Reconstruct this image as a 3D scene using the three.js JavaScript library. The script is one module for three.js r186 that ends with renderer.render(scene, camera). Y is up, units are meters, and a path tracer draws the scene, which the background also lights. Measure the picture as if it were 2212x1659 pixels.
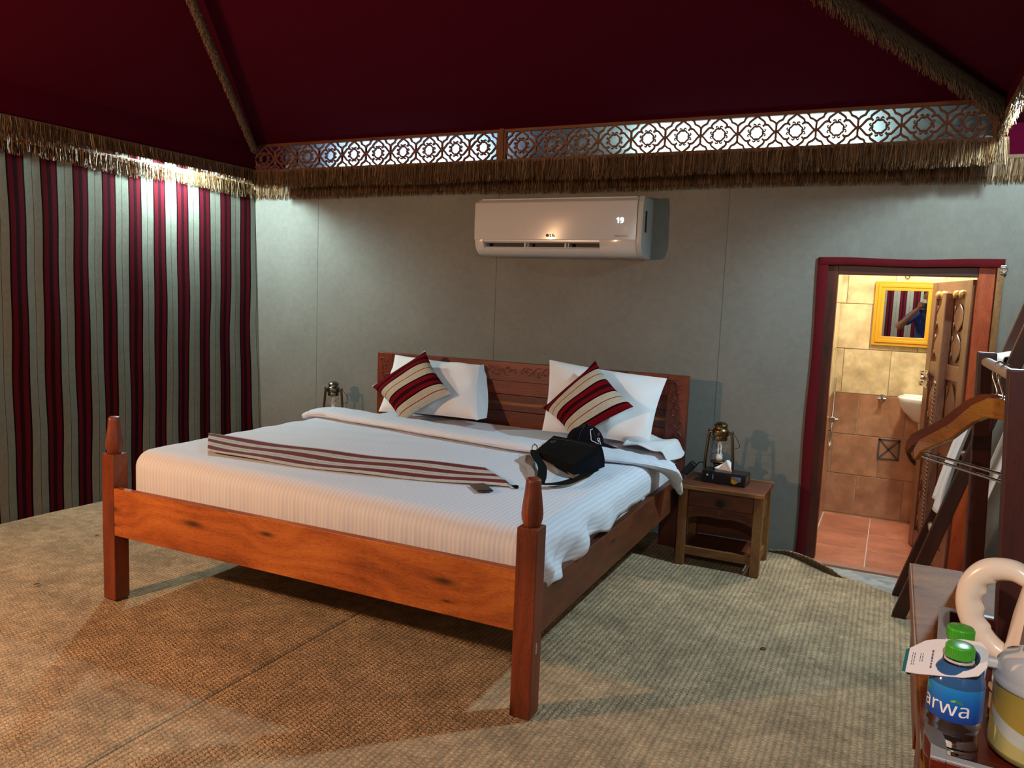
import * as THREE from 'three';
import { RoundedBoxGeometry } from 'three/addons/geometries/RoundedBoxGeometry.js';
import { mergeGeometries, mergeVertices, toCreasedNormals } from 'three/addons/utils/BufferGeometryUtils.js';
import { MarchingCubes } from 'three/addons/objects/MarchingCubes.js';
import { RectAreaLightUniformsLib } from 'three/addons/lights/RectAreaLightUniformsLib.js';
import { FontLoader } from 'three/addons/loaders/FontLoader.js';
import { TextGeometry } from 'three/addons/geometries/TextGeometry.js';

// ---------------------------------------------------------------- camera, background, exposure, lights
const scene = new THREE.Scene();
scene.background = new THREE.Color(0x000000);
const camera = new THREE.PerspectiveCamera(2 * Math.atan(829.5 / 1693.58) * 180 / Math.PI, 2212 / 1659, 0.02, 60);
camera.position.set(4.3102, 1.3523, 4.4439);
camera.rotation.set(-0.1101, 0.4503, 0.04, 'YXZ');
const renderer = new THREE.WebGLRenderer({ antialias: true });
renderer.toneMapping = THREE.LinearToneMapping;
renderer.toneMappingExposure = 1.0;
renderer.shadowMap.enabled = true;
RectAreaLightUniformsLib.init();

const LEFT_LAMP = [0.2, 2.108, 0.76], RIGHT_LAMP = [4.79, 2.19, 0.85], WARM_LAMP = [0.95, 1.72, 4.35], BATH_LAMP = [4.45, 1.98, -0.45], FRONT_LAMP = [3.95, 2.14, 6.2], DESK_LAMP = [4.47, 2.10, 4.65];
function point(at, color, cd, radius = 1) {
  const l = new THREE.PointLight(color, cd, 0, 2); l.position.set(...at); l.castShadow = true; l.shadow.radius = radius; l.shadow.mapSize.set(1024, 1024); scene.add(l); return l;
}
const lin = (r, g, b) => new THREE.Color().setRGB(r, g, b);
point(LEFT_LAMP, lin(0.72, 1.0, 1.0), 8.0, 1.5);
point(RIGHT_LAMP, lin(0.68, 0.93, 1.0), 4.8, 1.5);
function spot(at, to, color, cd, deg) { const l = new THREE.SpotLight(color, cd, 0, deg * Math.PI / 180, 1, 2); l.position.set(...at); l.target.position.set(...to); l.castShadow = true; l.shadow.radius = 1.5; scene.add(l, l.target); return l; }
spot(FRONT_LAMP, [4.15, 0.9, 6.8], lin(0.95, 0.97, 0.9), 13.0, 55);
spot(RIGHT_LAMP, [2.5, 0.7, 1.5], lin(0.50, 0.80, 1.0), 7.5, 75);
point(WARM_LAMP, lin(1.0, 0.56, 0.29), 21.5, 2.5);
point(BATH_LAMP, lin(1.0, 0.95, 0.82), 3.7, 3);
point(DESK_LAMP, lin(1.0, 0.97, 0.88), 5.0, 1.5);
for (const [x, c, i] of [[1.34, lin(0.36, 0.60, 1.0), 420], [3.5, lin(0.55, 0.88, 1.0), 420]]) {
  const r = new THREE.RectAreaLight(c, i, 1.15, 0.03); r.position.set(x, 2.178, 0.115); r.lookAt(x, 2.34, 0.0); scene.add(r);
}

// ---------------------------------------------------------------- helpers
let seed = 7;
function rnd() { seed |= 0; seed = seed + 0x6D2B79F5 | 0; let t = Math.imul(seed ^ seed >>> 15, 1 | seed); t = t + Math.imul(t ^ t >>> 7, 61 | t) ^ t; return ((t ^ t >>> 14) >>> 0) / 4294967296; }
const R = (a, b) => a + (b - a) * rnd();
const V3 = (x, y, z) => new THREE.Vector3(x, y, z);
const clamp = (x, a, b) => Math.min(b, Math.max(a, x));
const smooth = (a, b, x) => { const t = clamp((x - a) / (b - a), 0, 1); return t * t * (3 - 2 * t); };
const mix = (a, b, t) => a + (b - a) * t;
const used = {};
function numbered(n) { used[n] = (used[n] ?? -1) + 1; return used[n] ? n + '_' + String(used[n]).padStart(3, '0') : n; }
const GROUPS = { pillow: 'white pillows along the headboard', cushion: 'striped cushions on the pillows', bedside_table: 'bedside tables', hurricane_lantern: 'lanterns on the bedside tables', water_bottle: 'water bottles on the tray', coat_hanger: 'coat hangers on the clothes rail', jute_rug: 'jute rugs side by side', fringe_trim: 'golden fringes around the tent', hip_cord: 'cords along the roof ridges', carved_lattice: 'carved lattices over the back wall', tube_lamp: 'tube lamps behind the lattices', cove_spot_lamp: 'spot lamps above the walls', dry_leaf: 'dry leaf scraps on the rugs' };
function thing(name, label, category, at = [0, 0, 0], group = GROUPS[name]) {
  const o = new THREE.Group(); o.name = numbered(name); o.position.set(...at); o.userData = { label, category }; if (group) o.userData.group = group; scene.add(o); return o;
}
function struct(name, geo, mat) { const m = geo ? new THREE.Mesh(geo, mat) : new THREE.Group(); m.name = numbered(name); m.userData = { kind: 'structure' }; scene.add(m); return m; }
function part(parent, name, geo, mat, label) {                                   // geometry in the parent's frame
  const m = new THREE.Mesh(geo, mat); m.name = name; if (label) m.userData.label = label; parent.add(m); return m;
}
function wpart(parent, name, geo, mat, label) {                                  // geometry in world axes, moved to the thing's base
  parent.updateWorldMatrix(true, false); geo.applyMatrix4(parent.matrixWorld.clone().invert()); return part(parent, name, geo, mat, label);
}
const merge = (list) => mergeGeometries(list.map(g => { const n = g.index ? g.toNonIndexed() : g; for (const k of Object.keys(n.attributes)) if (!['position', 'normal', 'uv'].includes(k)) n.deleteAttribute(k); return n; }));
function boxUV(g, s = 1, grain = 'x', off = [0, 0]) {                               // uv in metres, u along the grain
  if (g.index) g = g.toNonIndexed();
  const p = g.attributes.position, n = g.attributes.normal, uv = new Float32Array(p.count * 2);
  for (let i = 0; i < p.count; i++) {
    const c = [p.getX(i), p.getY(i), p.getZ(i)], a = [Math.abs(n.getX(i)), Math.abs(n.getY(i)), Math.abs(n.getZ(i))];
    const d = a[0] > a[1] && a[0] > a[2] ? 0 : a[1] > a[2] ? 1 : 2, gi = 'xyz'.indexOf(grain);
    const rest = [0, 1, 2].filter(k => k !== d); let u, v;
    if (rest.includes(gi)) { u = c[gi]; v = c[rest.find(k => k !== gi)]; } else { u = c[rest[0]] * 0.3; v = c[rest[1]]; }
    uv[2 * i] = u / s + off[0]; uv[2 * i + 1] = v / s + off[1] + d * 0.37;
  }
  g.setAttribute('uv', new THREE.BufferAttribute(uv, 2)); return g;
}
function box(x0, x1, y0, y1, z0, z1, r = 0.003, grain = null) {
  const w = x1 - x0, h = y1 - y0, d = z1 - z0; let g;
  if (r > 0) g = new RoundedBoxGeometry(w, h, d, 2, Math.min(r, w / 2.01, h / 2.01, d / 2.01)); else g = new THREE.BoxGeometry(w, h, d);
  g.translate((x0 + x1) / 2, (y0 + y1) / 2, (z0 + z1) / 2);
  const gr = grain ?? (w >= h && w >= d ? 'x' : h >= d ? 'y' : 'z');
  return boxUV(g, 1, gr, [rnd() * 3, rnd() * 3]);
}
function grid(nu, nv, f, fuv) {
  const pos = [], uv = [], idx = [];
  for (let j = 0; j <= nv; j++) for (let i = 0; i <= nu; i++) { const u = i / nu, v = j / nv; pos.push(...f(u, v)); uv.push(...(fuv ? fuv(u, v) : [u, v])); }
  for (let j = 0; j < nv; j++) for (let i = 0; i < nu; i++) { const a = j * (nu + 1) + i, b = a + 1, c = a + nu + 1, d = c + 1; idx.push(a, b, d, a, d, c); }
  const g = new THREE.BufferGeometry(); g.setAttribute('position', new THREE.Float32BufferAttribute(pos, 3)); g.setAttribute('uv', new THREE.Float32BufferAttribute(uv, 2)); g.setIndex(idx); g.computeVertexNormals(); return g;
}
function sheet(nu, nv, f, t, fuv) {                                                  // a cloth with two faces t apart and closed edges
  const top = grid(nu, nv, f, fuv), n = top.attributes.normal, p = top.attributes.position, k = (nu + 1) * (nv + 1);
  const pos = Array.from(p.array), uv = Array.from(top.attributes.uv.array), idx = Array.from(top.index.array);
  for (let i = 0; i < k; i++) pos.push(p.getX(i) - n.getX(i) * t, p.getY(i) - n.getY(i) * t, p.getZ(i) - n.getZ(i) * t);
  uv.push(...Array.from(top.attributes.uv.array));
  const m = top.index.array; for (let i = 0; i < m.length; i += 3) idx.push(m[i] + k, m[i + 2] + k, m[i + 1] + k);
  const rim = []; for (let i = 0; i <= nu; i++) rim.push(i); for (let j = 1; j <= nv; j++) rim.push(j * (nu + 1) + nu); for (let i = nu - 1; i >= 0; i--) rim.push(nv * (nu + 1) + i); for (let j = nv - 1; j > 0; j--) rim.push(j * (nu + 1));
  for (let i = 0; i < rim.length; i++) { const a = rim[i], b = rim[(i + 1) % rim.length]; idx.push(a, a + k, b + k, a, b + k, b); }
  const g = new THREE.BufferGeometry(); g.setAttribute('position', new THREE.Float32BufferAttribute(pos, 3)); g.setAttribute('uv', new THREE.Float32BufferAttribute(uv, 2)); g.setIndex(idx); g.computeVertexNormals(); return g;
}
function tube(pts, r, seg = 24, rs = 8, closed = false) { return new THREE.TubeGeometry(new THREE.CatmullRomCurve3(pts.map(p => V3(...p)), closed, 'catmullrom', 0.5), seg, r, rs, closed); }
function rod(a, b, r, rs = 12) { const A = V3(...a), B = V3(...b), g = new THREE.CylinderGeometry(r, r, A.distanceTo(B), rs); g.applyQuaternion(new THREE.Quaternion().setFromUnitVectors(V3(0, 1, 0), B.clone().sub(A).normalize())); const c = A.add(B).multiplyScalar(0.5); g.translate(c.x, c.y, c.z); return g; }
function lathe(prof, seg = 32) { return new THREE.LatheGeometry(prof.map(p => new THREE.Vector2(...p)), seg); }
function extrude(pts, depth, bevel = 0, holes = []) {
  const s = new THREE.Shape(pts.map(p => new THREE.Vector2(...p))); for (const h of holes) s.holes.push(new THREE.Path(h.map(p => new THREE.Vector2(...p))));
  return new THREE.ExtrudeGeometry(s, { depth, bevelEnabled: bevel > 0, bevelSize: bevel, bevelThickness: bevel, bevelSegments: 2, curveSegments: 12 });
}
function ribbon(pts, w, d, closed = false) {                                         // flat bar along a 2-D line, d deep in z
  const n = pts.length, L = [], Q = [];
  for (let i = 0; i < n; i++) {
    const a = pts[closed ? (i + n - 1) % n : Math.max(0, i - 1)], b = pts[closed ? (i + 1) % n : Math.min(n - 1, i + 1)];
    const dx = b[0] - a[0], dy = b[1] - a[1], l = Math.hypot(dx, dy) || 1; L.push([pts[i][0] - dy / l * w / 2, pts[i][1] + dx / l * w / 2]); Q.push([pts[i][0] + dy / l * w / 2, pts[i][1] - dx / l * w / 2]);
  }
  const pos = [], idx = []; for (let i = 0; i < n; i++) { pos.push(...L[i], d / 2, ...Q[i], d / 2, ...L[i], -d / 2, ...Q[i], -d / 2); }
  const m = closed ? n : n - 1;
  for (let i = 0; i < m; i++) { const a = 4 * i, b = 4 * ((i + 1) % n); const quad = (p, q, r, s) => idx.push(p, q, r, p, r, s); quad(a, a + 1, b + 1, b); quad(a + 2, b + 2, b + 3, a + 3); quad(a, b, b + 2, a + 2); quad(a + 1, a + 3, b + 3, b + 1); }
  if (!closed) { idx.push(0, 2, 3, 0, 3, 1); const e = 4 * (n - 1); idx.push(e, e + 1, e + 3, e, e + 3, e + 2); }
  const g = new THREE.BufferGeometry(); g.setAttribute('position', new THREE.Float32BufferAttribute(pos, 3)); g.setAttribute('uv', new THREE.Float32BufferAttribute(new Array(pos.length / 3 * 2).fill(0), 2)); g.setIndex(idx);
  const o = g.toNonIndexed(); o.computeVertexNormals(); return o;
}
// tiling value noise
function noiseTable(n) { const a = new Float32Array(n * n); for (let i = 0; i < a.length; i++) a[i] = rnd(); return (x, y) => { const xi = Math.floor(x), yi = Math.floor(y), fx = x - xi, fy = y - yi, u = fx * fx * (3 - 2 * fx), v = fy * fy * (3 - 2 * fy), q = (i, j) => a[((j % n) + n) % n * n + ((i % n) + n) % n]; return mix(mix(q(xi, yi), q(xi + 1, yi), u), mix(q(xi, yi + 1), q(xi + 1, yi + 1), u), v); }; }
const N64 = noiseTable(64), N32 = noiseTable(32), N16 = noiseTable(16), N8 = noiseTable(8);
const fbm = (x, y) => 0.5 * N64(x, y) + 0.25 * N64(x * 2 + 7, y * 2 + 3) + 0.15 * N64(x * 4, y * 4) + 0.1 * N64(x * 8, y * 8);
function tex(w, h, f, srgb = true, wrap = true) {
  const d = new Uint8Array(w * h * 4); for (let j = 0; j < h; j++) for (let i = 0; i < w; i++) { const c = f(i / w, j / h, i, j), k = 4 * (j * w + i); d[k] = clamp(c[0], 0, 255); d[k + 1] = clamp(c[1], 0, 255); d[k + 2] = clamp(c[2], 0, 255); d[k + 3] = c[3] ?? 255; }
  const t = new THREE.DataTexture(d, w, h); t.magFilter = THREE.LinearFilter; t.minFilter = THREE.LinearMipmapLinearFilter; t.generateMipmaps = true; if (wrap) t.wrapS = t.wrapT = THREE.RepeatWrapping; if (srgb) t.colorSpace = THREE.SRGBColorSpace; t.needsUpdate = true; return t;
}
function rep(t, x, y) { const c = t.clone(); c.repeat.set(x, y); c.needsUpdate = true; return c; }
const grey = (v) => [v, v, v];
const std = (o) => new THREE.MeshStandardMaterial(o);
const phys = (o) => new THREE.MeshPhysicalMaterial(o);

// ---------------------------------------------------------------- materials
function woodTex(c0, c1, c2, knots = 6, w = 1024, h = 512) {                        // 1.6 m by 0.8 m
  const ks = []; for (let i = 0; i < knots; i++) ks.push([rnd(), rnd(), R(0.004, 0.013)]);
  return tex(w, h, (u, v) => {
    const warp = N8(u * 8, v * 8) * 0.045 + N16(u * 16, v * 16) * 0.012; let y = v + warp;
    let kn = 0; for (const k of ks) { let dx = Math.abs(u - k[0]), dy = Math.abs(v - k[1]); dx = Math.min(dx, 1 - dx); dy = Math.min(dy, 1 - dy); const r2 = (dx / 2.2) ** 2 + (dy / 1.1) ** 2; y += 0.02 * Math.exp(-r2 / (k[2] ** 2 * 6)); kn += Math.exp(-r2 / (k[2] * k[2])); }
    const ring = 0.5 + 0.5 * Math.sin(y * 62 + N8(u * 8, v * 8) * 9), fine = N64(u * 64, (y * 4 % 1) * 64 * 4), plank = N8(u * 8 + 3, v * 8);
    const pore = N64(u * 128, v * 64 * 8) > 0.86 ? 0.82 : 1; let t = 0.2 * ring + 0.5 * plank + 0.36 * fine;
    const c = t < 0.5 ? [0, 1, 2].map(i => mix(c0[i], c1[i], t * 2)) : [0, 1, 2].map(i => mix(c1[i], c2[i], Math.min(1, t * 2 - 1)));
    const d = pore * (1 - 0.62 * Math.min(1, kn)); return c.map(x => x * d);
  });
}
const teak = woodTex([108, 44, 18], [172, 82, 36], [204, 112, 54], 9);
const darkTeak = woodTex([72, 28, 16], [112, 48, 28], [142, 66, 36], 4);
const paleTeak = woodTex([120, 66, 34], [166, 104, 58], [196, 140, 88], 5);
for (const t of [teak, darkTeak, paleTeak]) t.repeat.set(1 / 1.6, 1 / 0.8);
const streakTeak = tex(1024, 128, (u, v) => { const e = 0.46 + 0.25 * (N8(u * 8, 1.5) - 0.5), d = Math.abs(v - e), k = Math.exp(-d * d / (0.012 * (0.3 + N8(u * 8 + 2, 5.5)))) * smooth(0.25, 0.6, N8(u * 8, 3.3)), f = N64(u * 64, v * 64), g = N8(u * 8, v * 8); const n = 0.7 + 0.35 * f + 0.3 * g; return [mix(92, 176, k) * n, mix(38, 116, k) * n, mix(22, 62, k) * n]; });
const grainBump = tex(512, 512, (u, v) => grey(120 + 90 * N64(u * 32, v * 64 * 4) - 60 * (N64(u * 64, v * 64 * 8) > 0.84 ? 1 : 0)), false); grainBump.repeat.set(1.2, 1.5);
const M = {};
M.bedWood = std({ map: teak, color: lin(1.02, 1.22, 0.92), roughness: 0.46, bumpMap: grainBump, bumpScale: 0.0006 });
M.postWood = std({ map: darkTeak, color: lin(1.02, 1.02, 0.8), roughness: 0.45, bumpMap: grainBump, bumpScale: 0.0006 });
M.headWood = std({ map: darkTeak, color: lin(0.78, 0.66, 0.58), roughness: 0.38, bumpMap: grainBump, bumpScale: 0.0006 });
M.streakWood = std({ map: streakTeak, color: lin(0.75, 0.7, 0.62), roughness: 0.4 });
M.nightWood = std({ map: paleTeak, color: lin(0.56, 0.64, 0.54), roughness: 0.5, bumpMap: grainBump, bumpScale: 0.0006 });
M.nightDark = std({ map: darkTeak, color: lin(0.66, 0.88, 0.7), roughness: 0.5, bumpMap: grainBump, bumpScale: 0.0006 });
M.deskTop = phys({ map: paleTeak, color: lin(0.8, 0.75, 0.56), roughness: 0.55, specularIntensity: 0.35 });
M.deskWood = std({ map: darkTeak, color: lin(0.9, 0.7, 0.6), roughness: 0.4 });
M.rackWood = std({ map: darkTeak, color: lin(0.22, 0.17, 0.16), roughness: 0.42 });
M.dowel = std({ color: lin(0.42, 0.34, 0.29), roughness: 0.5, bumpMap: grainBump, bumpScale: 0.0004 });
M.hangerWood = phys({ map: paleTeak, color: lin(0.62, 0.66, 0.2), roughness: 0.3, clearcoat: 0.5 });
M.doorWood = phys({ map: darkTeak, color: lin(0.98, 2.2, 3.3), roughness: 0.33, clearcoat: 0.35, clearcoatRoughness: 0.25 });
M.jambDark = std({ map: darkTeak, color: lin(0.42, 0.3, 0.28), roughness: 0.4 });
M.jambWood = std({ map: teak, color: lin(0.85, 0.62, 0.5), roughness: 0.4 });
M.lattice = std({ map: paleTeak, color: lin(0.30, 0.22, 0.14), roughness: 0.6 });
// canvas walls, cloths
const weave = tex(256, 256, (u, v, i, j) => { const a = 0.5 + 0.5 * Math.sin(u * Math.PI * 2 * 40), b = 0.5 + 0.5 * Math.sin(v * Math.PI * 2 * 40); return grey(70 + 70 * a * (((i >> 3) + (j >> 3)) & 1 ? 1 : 0.5) + 60 * b + 40 * N64(u * 64, v * 64)); }, false);
const canvasTone = tex(512, 512, (u, v) => { const n = 0.94 + 0.06 * N8(u * 8, v * 8) + 0.05 * (N64(u * 64, v * 64) - 0.5) + 0.05 * (N64(u * 128, v * 512) - 0.5); return [120 * n, 119 * n, 112 * n]; });
M.canvas = std({ map: rep(canvasTone, 0.6, 0.6), roughness: 0.85, bumpMap: rep(weave, 6, 6), bumpScale: 0.0004 });
const stripes = (seq, cream, w = 512) => tex(w, 64, (u, v) => { let c = cream; for (const [a, b, k] of seq) if (u >= a && u < b) c = k; const n = 0.86 + 0.2 * N64(u * 256, v * 64) + 0.06 * (N16(u * 16, v * 16) - 0.5); return c.map(x => x * n); });
const CR = [106, 106, 97], RD = [70, 10, 19], DK = [13, 6, 10], MR = [30, 8, 15], TH = [40, 16, 16], CR2 = [190, 178, 158], RD2 = [112, 10, 20], MR2 = [46, 8, 16];
const cushionStripe = stripes([[0, 0.05, DK], [0.05, 0.2, RD2], [0.2, 0.325, MR2], [0.325, 0.465, RD2], [0.465, 0.515, DK], [0.745, 0.770, RD2]], CR2);
const tentStripe = stripes([[0, 0.05, DK], [0.05, 0.2, RD], [0.2, 0.325, MR], [0.325, 0.465, RD], [0.465, 0.515, DK], [0.752, 0.766, TH]], CR);
M.curtain = phys({ map: tentStripe, roughness: 1, specularIntensity: 0.12, bumpMap: rep(weave, 1, 8), bumpScale: 0.0004 });
M.cushion = phys({ map: cushionStripe, roughness: 1, specularIntensity: 0.15, bumpMap: rep(weave, 3, 3), bumpScale: 0.0005 });
M.runner = std({ map: stripes([[0.03, 0.2, RD2], [0.28, 0.288, TH], [0.385, 0.555, RD2], [0.64, 0.648, TH], [0.735, 0.905, RD2]], [206, 198, 184]), roughness: 0.92, bumpMap: rep(weave, 4, 8), bumpScale: 0.0005 });
M.tentRed = phys({ color: lin(0.050, 0.0006, 0.0085), roughness: 1, specularIntensity: 0.12, bumpMap: rep(weave, 8, 8), bumpScale: 0.0003 });
M.maroon = phys({ color: lin(0.095, 0.005, 0.008), roughness: 0.9, specularIntensity: 0.3, bumpMap: rep(weave, 8, 8), bumpScale: 0.0004 });
M.linen = std({ map: tex(256, 32, (u) => { const n = 0.955 + 0.045 * smooth(-0.5, 0.5, Math.sin(u * Math.PI * 2 * 8)); return [221 * n, 226 * n, 236 * n]; }), roughness: 0.8, bumpMap: tex(256, 256, (u, v) => grey(110 + 80 * smooth(-0.4, 0.4, Math.sin(u * Math.PI * 2 * 8)) + 30 * N64(u * 64, v * 64)), false), bumpScale: 0.0012 });
M.linen.map.repeat.set(7, 1); M.linen.bumpMap.repeat.set(7, 3);
M.pillow = std({ color: lin(0.76, 0.77, 0.79), roughness: 0.85 });
M.towel = std({ color: lin(0.8, 0.8, 0.8), roughness: 0.95 });
M.fringe = std({ color: lin(0.13, 0.066, 0.024), roughness: 0.48, metalness: 0.2, vertexColors: true });
M.cord = std({ color: lin(0.085, 0.05, 0.024), roughness: 0.7, vertexColors: false });
M.braid = std({ color: lin(0.12, 0.055, 0.022), roughness: 0.7 });
// jute
const jute = tex(1024, 1024, (u, v) => { const big = N8(u * 8, v * 8), mid = N32(u * 32, v * 32), f = N64(u * 64 * 3, v * 64 * 12), row = Math.abs(Math.sin(u * Math.PI * 48)), kn = Math.abs(Math.sin(v * Math.PI * 64 + (Math.floor(u * 48) % 2) * 1.57)); const n = 0.62 + 0.13 * big + 0.16 * mid + 0.34 * f * (0.62 + 0.38 * row) + 0.1 * kn * row - 0.08; return [205 * n, 176 * n, 138 * n]; });
const juteBump = tex(1024, 1024, (u, v) => { const row = Math.abs(Math.sin(u * Math.PI * 48)), kn = Math.abs(Math.sin(v * Math.PI * 64 + (Math.floor(u * 48) % 2) * 1.57)); return grey(20 + 95 * row * (0.4 + 0.6 * kn) + 110 * N64(u * 64 * 3, v * 64 * 6) + 25 * N64(u * 64, v * 64)); }, false);
M.jute = std({ map: jute, roughness: 1.0, bumpMap: juteBump, bumpScale: 0.012 });
M.concrete = std({ map: tex(256, 256, (u, v) => { const n = 0.8 + 0.25 * N32(u * 32, v * 32); return [170 * n, 170 * n, 166 * n]; }), roughness: 0.95 });
// hard things
M.white = phys({ color: lin(0.56, 0.55, 0.54), roughness: 0.22, clearcoat: 0.6, clearcoatRoughness: 0.08 });
M.whiteMatt = std({ color: lin(0.54, 0.53, 0.52), roughness: 0.45 });
M.darkHole = std({ color: lin(0.012, 0.012, 0.013), roughness: 0.6 });
M.black = std({ color: lin(0.012, 0.012, 0.014), roughness: 0.55 });
M.blackCloth = phys({ color: lin(0.0032, 0.0032, 0.0036), roughness: 1, specularIntensity: 0.25, bumpMap: rep(weave, 10, 10), bumpScale: 0.0004 });
M.navyCloth = phys({ color: lin(0.0036, 0.004, 0.008), roughness: 1, specularIntensity: 0.25, bumpMap: rep(weave, 10, 10), bumpScale: 0.0004 });
M.brass = std({ color: lin(0.17, 0.105, 0.045), metalness: 1, roughness: 0.34 });
M.brightBrass = std({ color: lin(0.62, 0.46, 0.2), metalness: 1, roughness: 0.3 });
M.copper = std({ color: lin(0.13, 0.07, 0.04), metalness: 1, roughness: 0.4 });
M.chrome = std({ color: lin(0.62, 0.62, 0.6), metalness: 1, roughness: 0.18 });
M.glass = phys({ color: 0xffffff, transmission: 1, thickness: 0, roughness: 0.03, ior: 1.45 });
M.mirror = std({ color: lin(0.9, 0.9, 0.9), metalness: 1, roughness: 0.01 });
M.ceramic = phys({ color: lin(0.85, 0.84, 0.8), roughness: 0.12, clearcoat: 0.6 });
const glow = (c, k) => std({ color: 0x111111, emissive: c, emissiveIntensity: k, roughness: 0.5 });

// ---------------------------------------------------------------- the room shell
const XR = 4.97, ZF = 6.8, RX0 = 0.3, RX1 = 4.66, RZ0 = 0.3, RZ1 = 6.5, RY = 2.31;
struct('floor', box(-0.15, XR + 0.15, -0.12, 0, -0.02, ZF + 0.15, 0), M.concrete);
const wallBack = struct('wall_back', merge([box(-0.1, 3.962, 0, 2.5, -0.1, 0, 0), box(3.962, 4.728, 1.602, 2.5, -0.1, 0, 0), box(4.728, XR + 0.1, 0, 2.5, -0.1, 0, 0)]), M.canvas);
// stitched seams of the canvas, each a thin raised welt
for (const [x, lean] of [[0.593, 0], [2.02, 0], [3.438, 0.0]]) part(wallBack, 'canvas_seam', box(x - 0.0016, x + 0.0016, 0.0, 2.06, 0, 0.0010, 0), std({ color: lin(0.11, 0.108, 0.095), roughness: 0.9 }));
function curtainGeo(len, top, f) { return sheet(Math.round(len * 60), 24, f, -0.004, null); }
{ // striped cloth along the left side, a little slack, its corner edge drawn inwards near the floor
  const len = ZF, g = sheet(520, 26, (u, v) => { const z = u * len, y = v * 2.19; const x = 0.006 * Math.sin(z * 34 + 2 * Math.sin(y * 2 + z)) * (0.35 + 0.65 * (1 - v)) + 0.012 * (N16(z * 3, y * 2) - 0.5) + 0.085 * Math.exp(-z / 0.10) * Math.pow(1 - v, 1.2); return [x, y, z]; }, 0.004, (u, v) => [(u * len - 0.606 + 0.003 * Math.sin(v * 9 + u * 30) + 0.002 * Math.sin(v * 23 + u * 11)) / 0.1835, v * 2.19 / 0.4]);
  struct('wall_left', merge([g]), M.curtain);
  struct('wall_front', sheet(260, 16, (u, v) => [u * XR, v * 2.19, ZF - 0.006 * Math.sin(u * 150) * (1 - v)], 0.004, (u, v) => [u * XR / 0.1835, v * 5]), M.curtain);
}
struct('wall_right', box(XR, XR + 0.1, 0, 2.5, 0, ZF, 0), M.canvas);
struct('wall_outer', merge([box(-0.2, -0.06, 0, 2.5, -0.1, ZF + 0.1, 0), box(-0.1, XR + 0.1, 0, 2.5, ZF + 0.02, ZF + 0.12, 0)]), M.canvas);
// tent roof: four sloping cloth panels on an inner ring, lower cloth over the strip along the walls
const APEX = [2.48, 3.115, 3.4];
function clothPanel(pts, t) { // thick triangle / quad, pushed upwards
  const a = pts.map(p => V3(...p)), n = a[1].clone().sub(a[0]).cross(a[2].clone().sub(a[0])).normalize(); if (n.y < 0) n.negate();
  const b = a.map(p => p.clone().addScaledVector(n, t)), pos = [], uv = []; const tri = (p, q, r) => { for (const k of [p, q, r]) { pos.push(k.x, k.y, k.z); uv.push(k.x + k.y * 0.3, k.z + k.y * 0.3); } };
  for (let i = 1; i + 1 < a.length; i++) { tri(a[0], a[i], a[i + 1]); tri(b[0], b[i + 1], b[i]); }
  for (let i = 0; i < a.length; i++) { const j = (i + 1) % a.length; tri(a[i], b[i], b[j]); tri(a[i], b[j], a[j]); }
  const g = new THREE.BufferGeometry(); g.setAttribute('position', new THREE.Float32BufferAttribute(pos, 3)); g.setAttribute('uv', new THREE.Float32BufferAttribute(uv, 2)); g.computeVertexNormals(); return g;
}
const ceiling = struct('ceiling', null);
const corner = { bl: [RX0, RY, RZ0], br: [RX1, RY, RZ0], fl: [RX0, RY, RZ1], fr: [RX1, RY, RZ1] };
part(ceiling, 'roof_panel', clothPanel([corner.bl, corner.br, APEX], 0.02), M.tentRed);
part(ceiling, 'roof_panel', clothPanel([corner.bl, APEX, corner.fl], 0.02), M.tentRed);
part(ceiling, 'roof_panel', clothPanel([corner.br, corner.fr, APEX], 0.02), M.tentRed);
part(ceiling, 'roof_panel', clothPanel([corner.fl, corner.fr, APEX], 0.02), M.tentRed);
part(ceiling, 'frieze_cloth', box(RX0 - 0.012, RX0, 2.13, RY + 0.01, RZ0, RZ1, 0), M.tentRed);
part(ceiling, 'frieze_cloth', box(RX1, RX1 + 0.012, 2.17, RY + 0.01, RZ0, RZ1, 0), M.tentRed);
part(ceiling, 'frieze_cloth', box(RX0, RX1, 2.10, RY + 0.01, RZ1, RZ1 + 0.012, 0), M.tentRed);
part(ceiling, 'frieze_cloth', box(RX1 + 0.012, XR, 2.112, 2.262, 0.0, 0.012, 0), M.tentRed);
part(ceiling, 'eave_cloth', merge([box(-0.1, RX0 - 0.012, 2.2, 2.22, 0.0, ZF, 0), box(RX1 + 0.012, XR + 0.1, 2.26, 2.28, 0.0, ZF, 0), box(RX0, RX1, 2.2, 2.22, RZ1 + 0.012, ZF + 0.1, 0)]), M.tentRed);
part(ceiling, 'cove_cloth', merge([box(-0.1, XR + 0.1, 2.47, 2.49, -0.1, RZ0 + 0.02, 0), box(RX0, RX1, RY, 2.47, RZ0, RZ0 + 0.012, 0), box(RX0 - 0.03, RX0 - 0.012, 2.2, 2.47, 0, RZ0, 0), box(RX1 + 0.012, RX1 + 0.03, 2.2, 2.47, 0, RZ0, 0)]), M.tentRed);
const shelf = struct('trim_1', box(RX0 - 0.03, RX1 + 0.03, 2.10, 2.122, 0.0, RZ0, 0, 'x'), std({ color: lin(0.3, 0.28, 0.25), roughness: 0.8 }));

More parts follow.
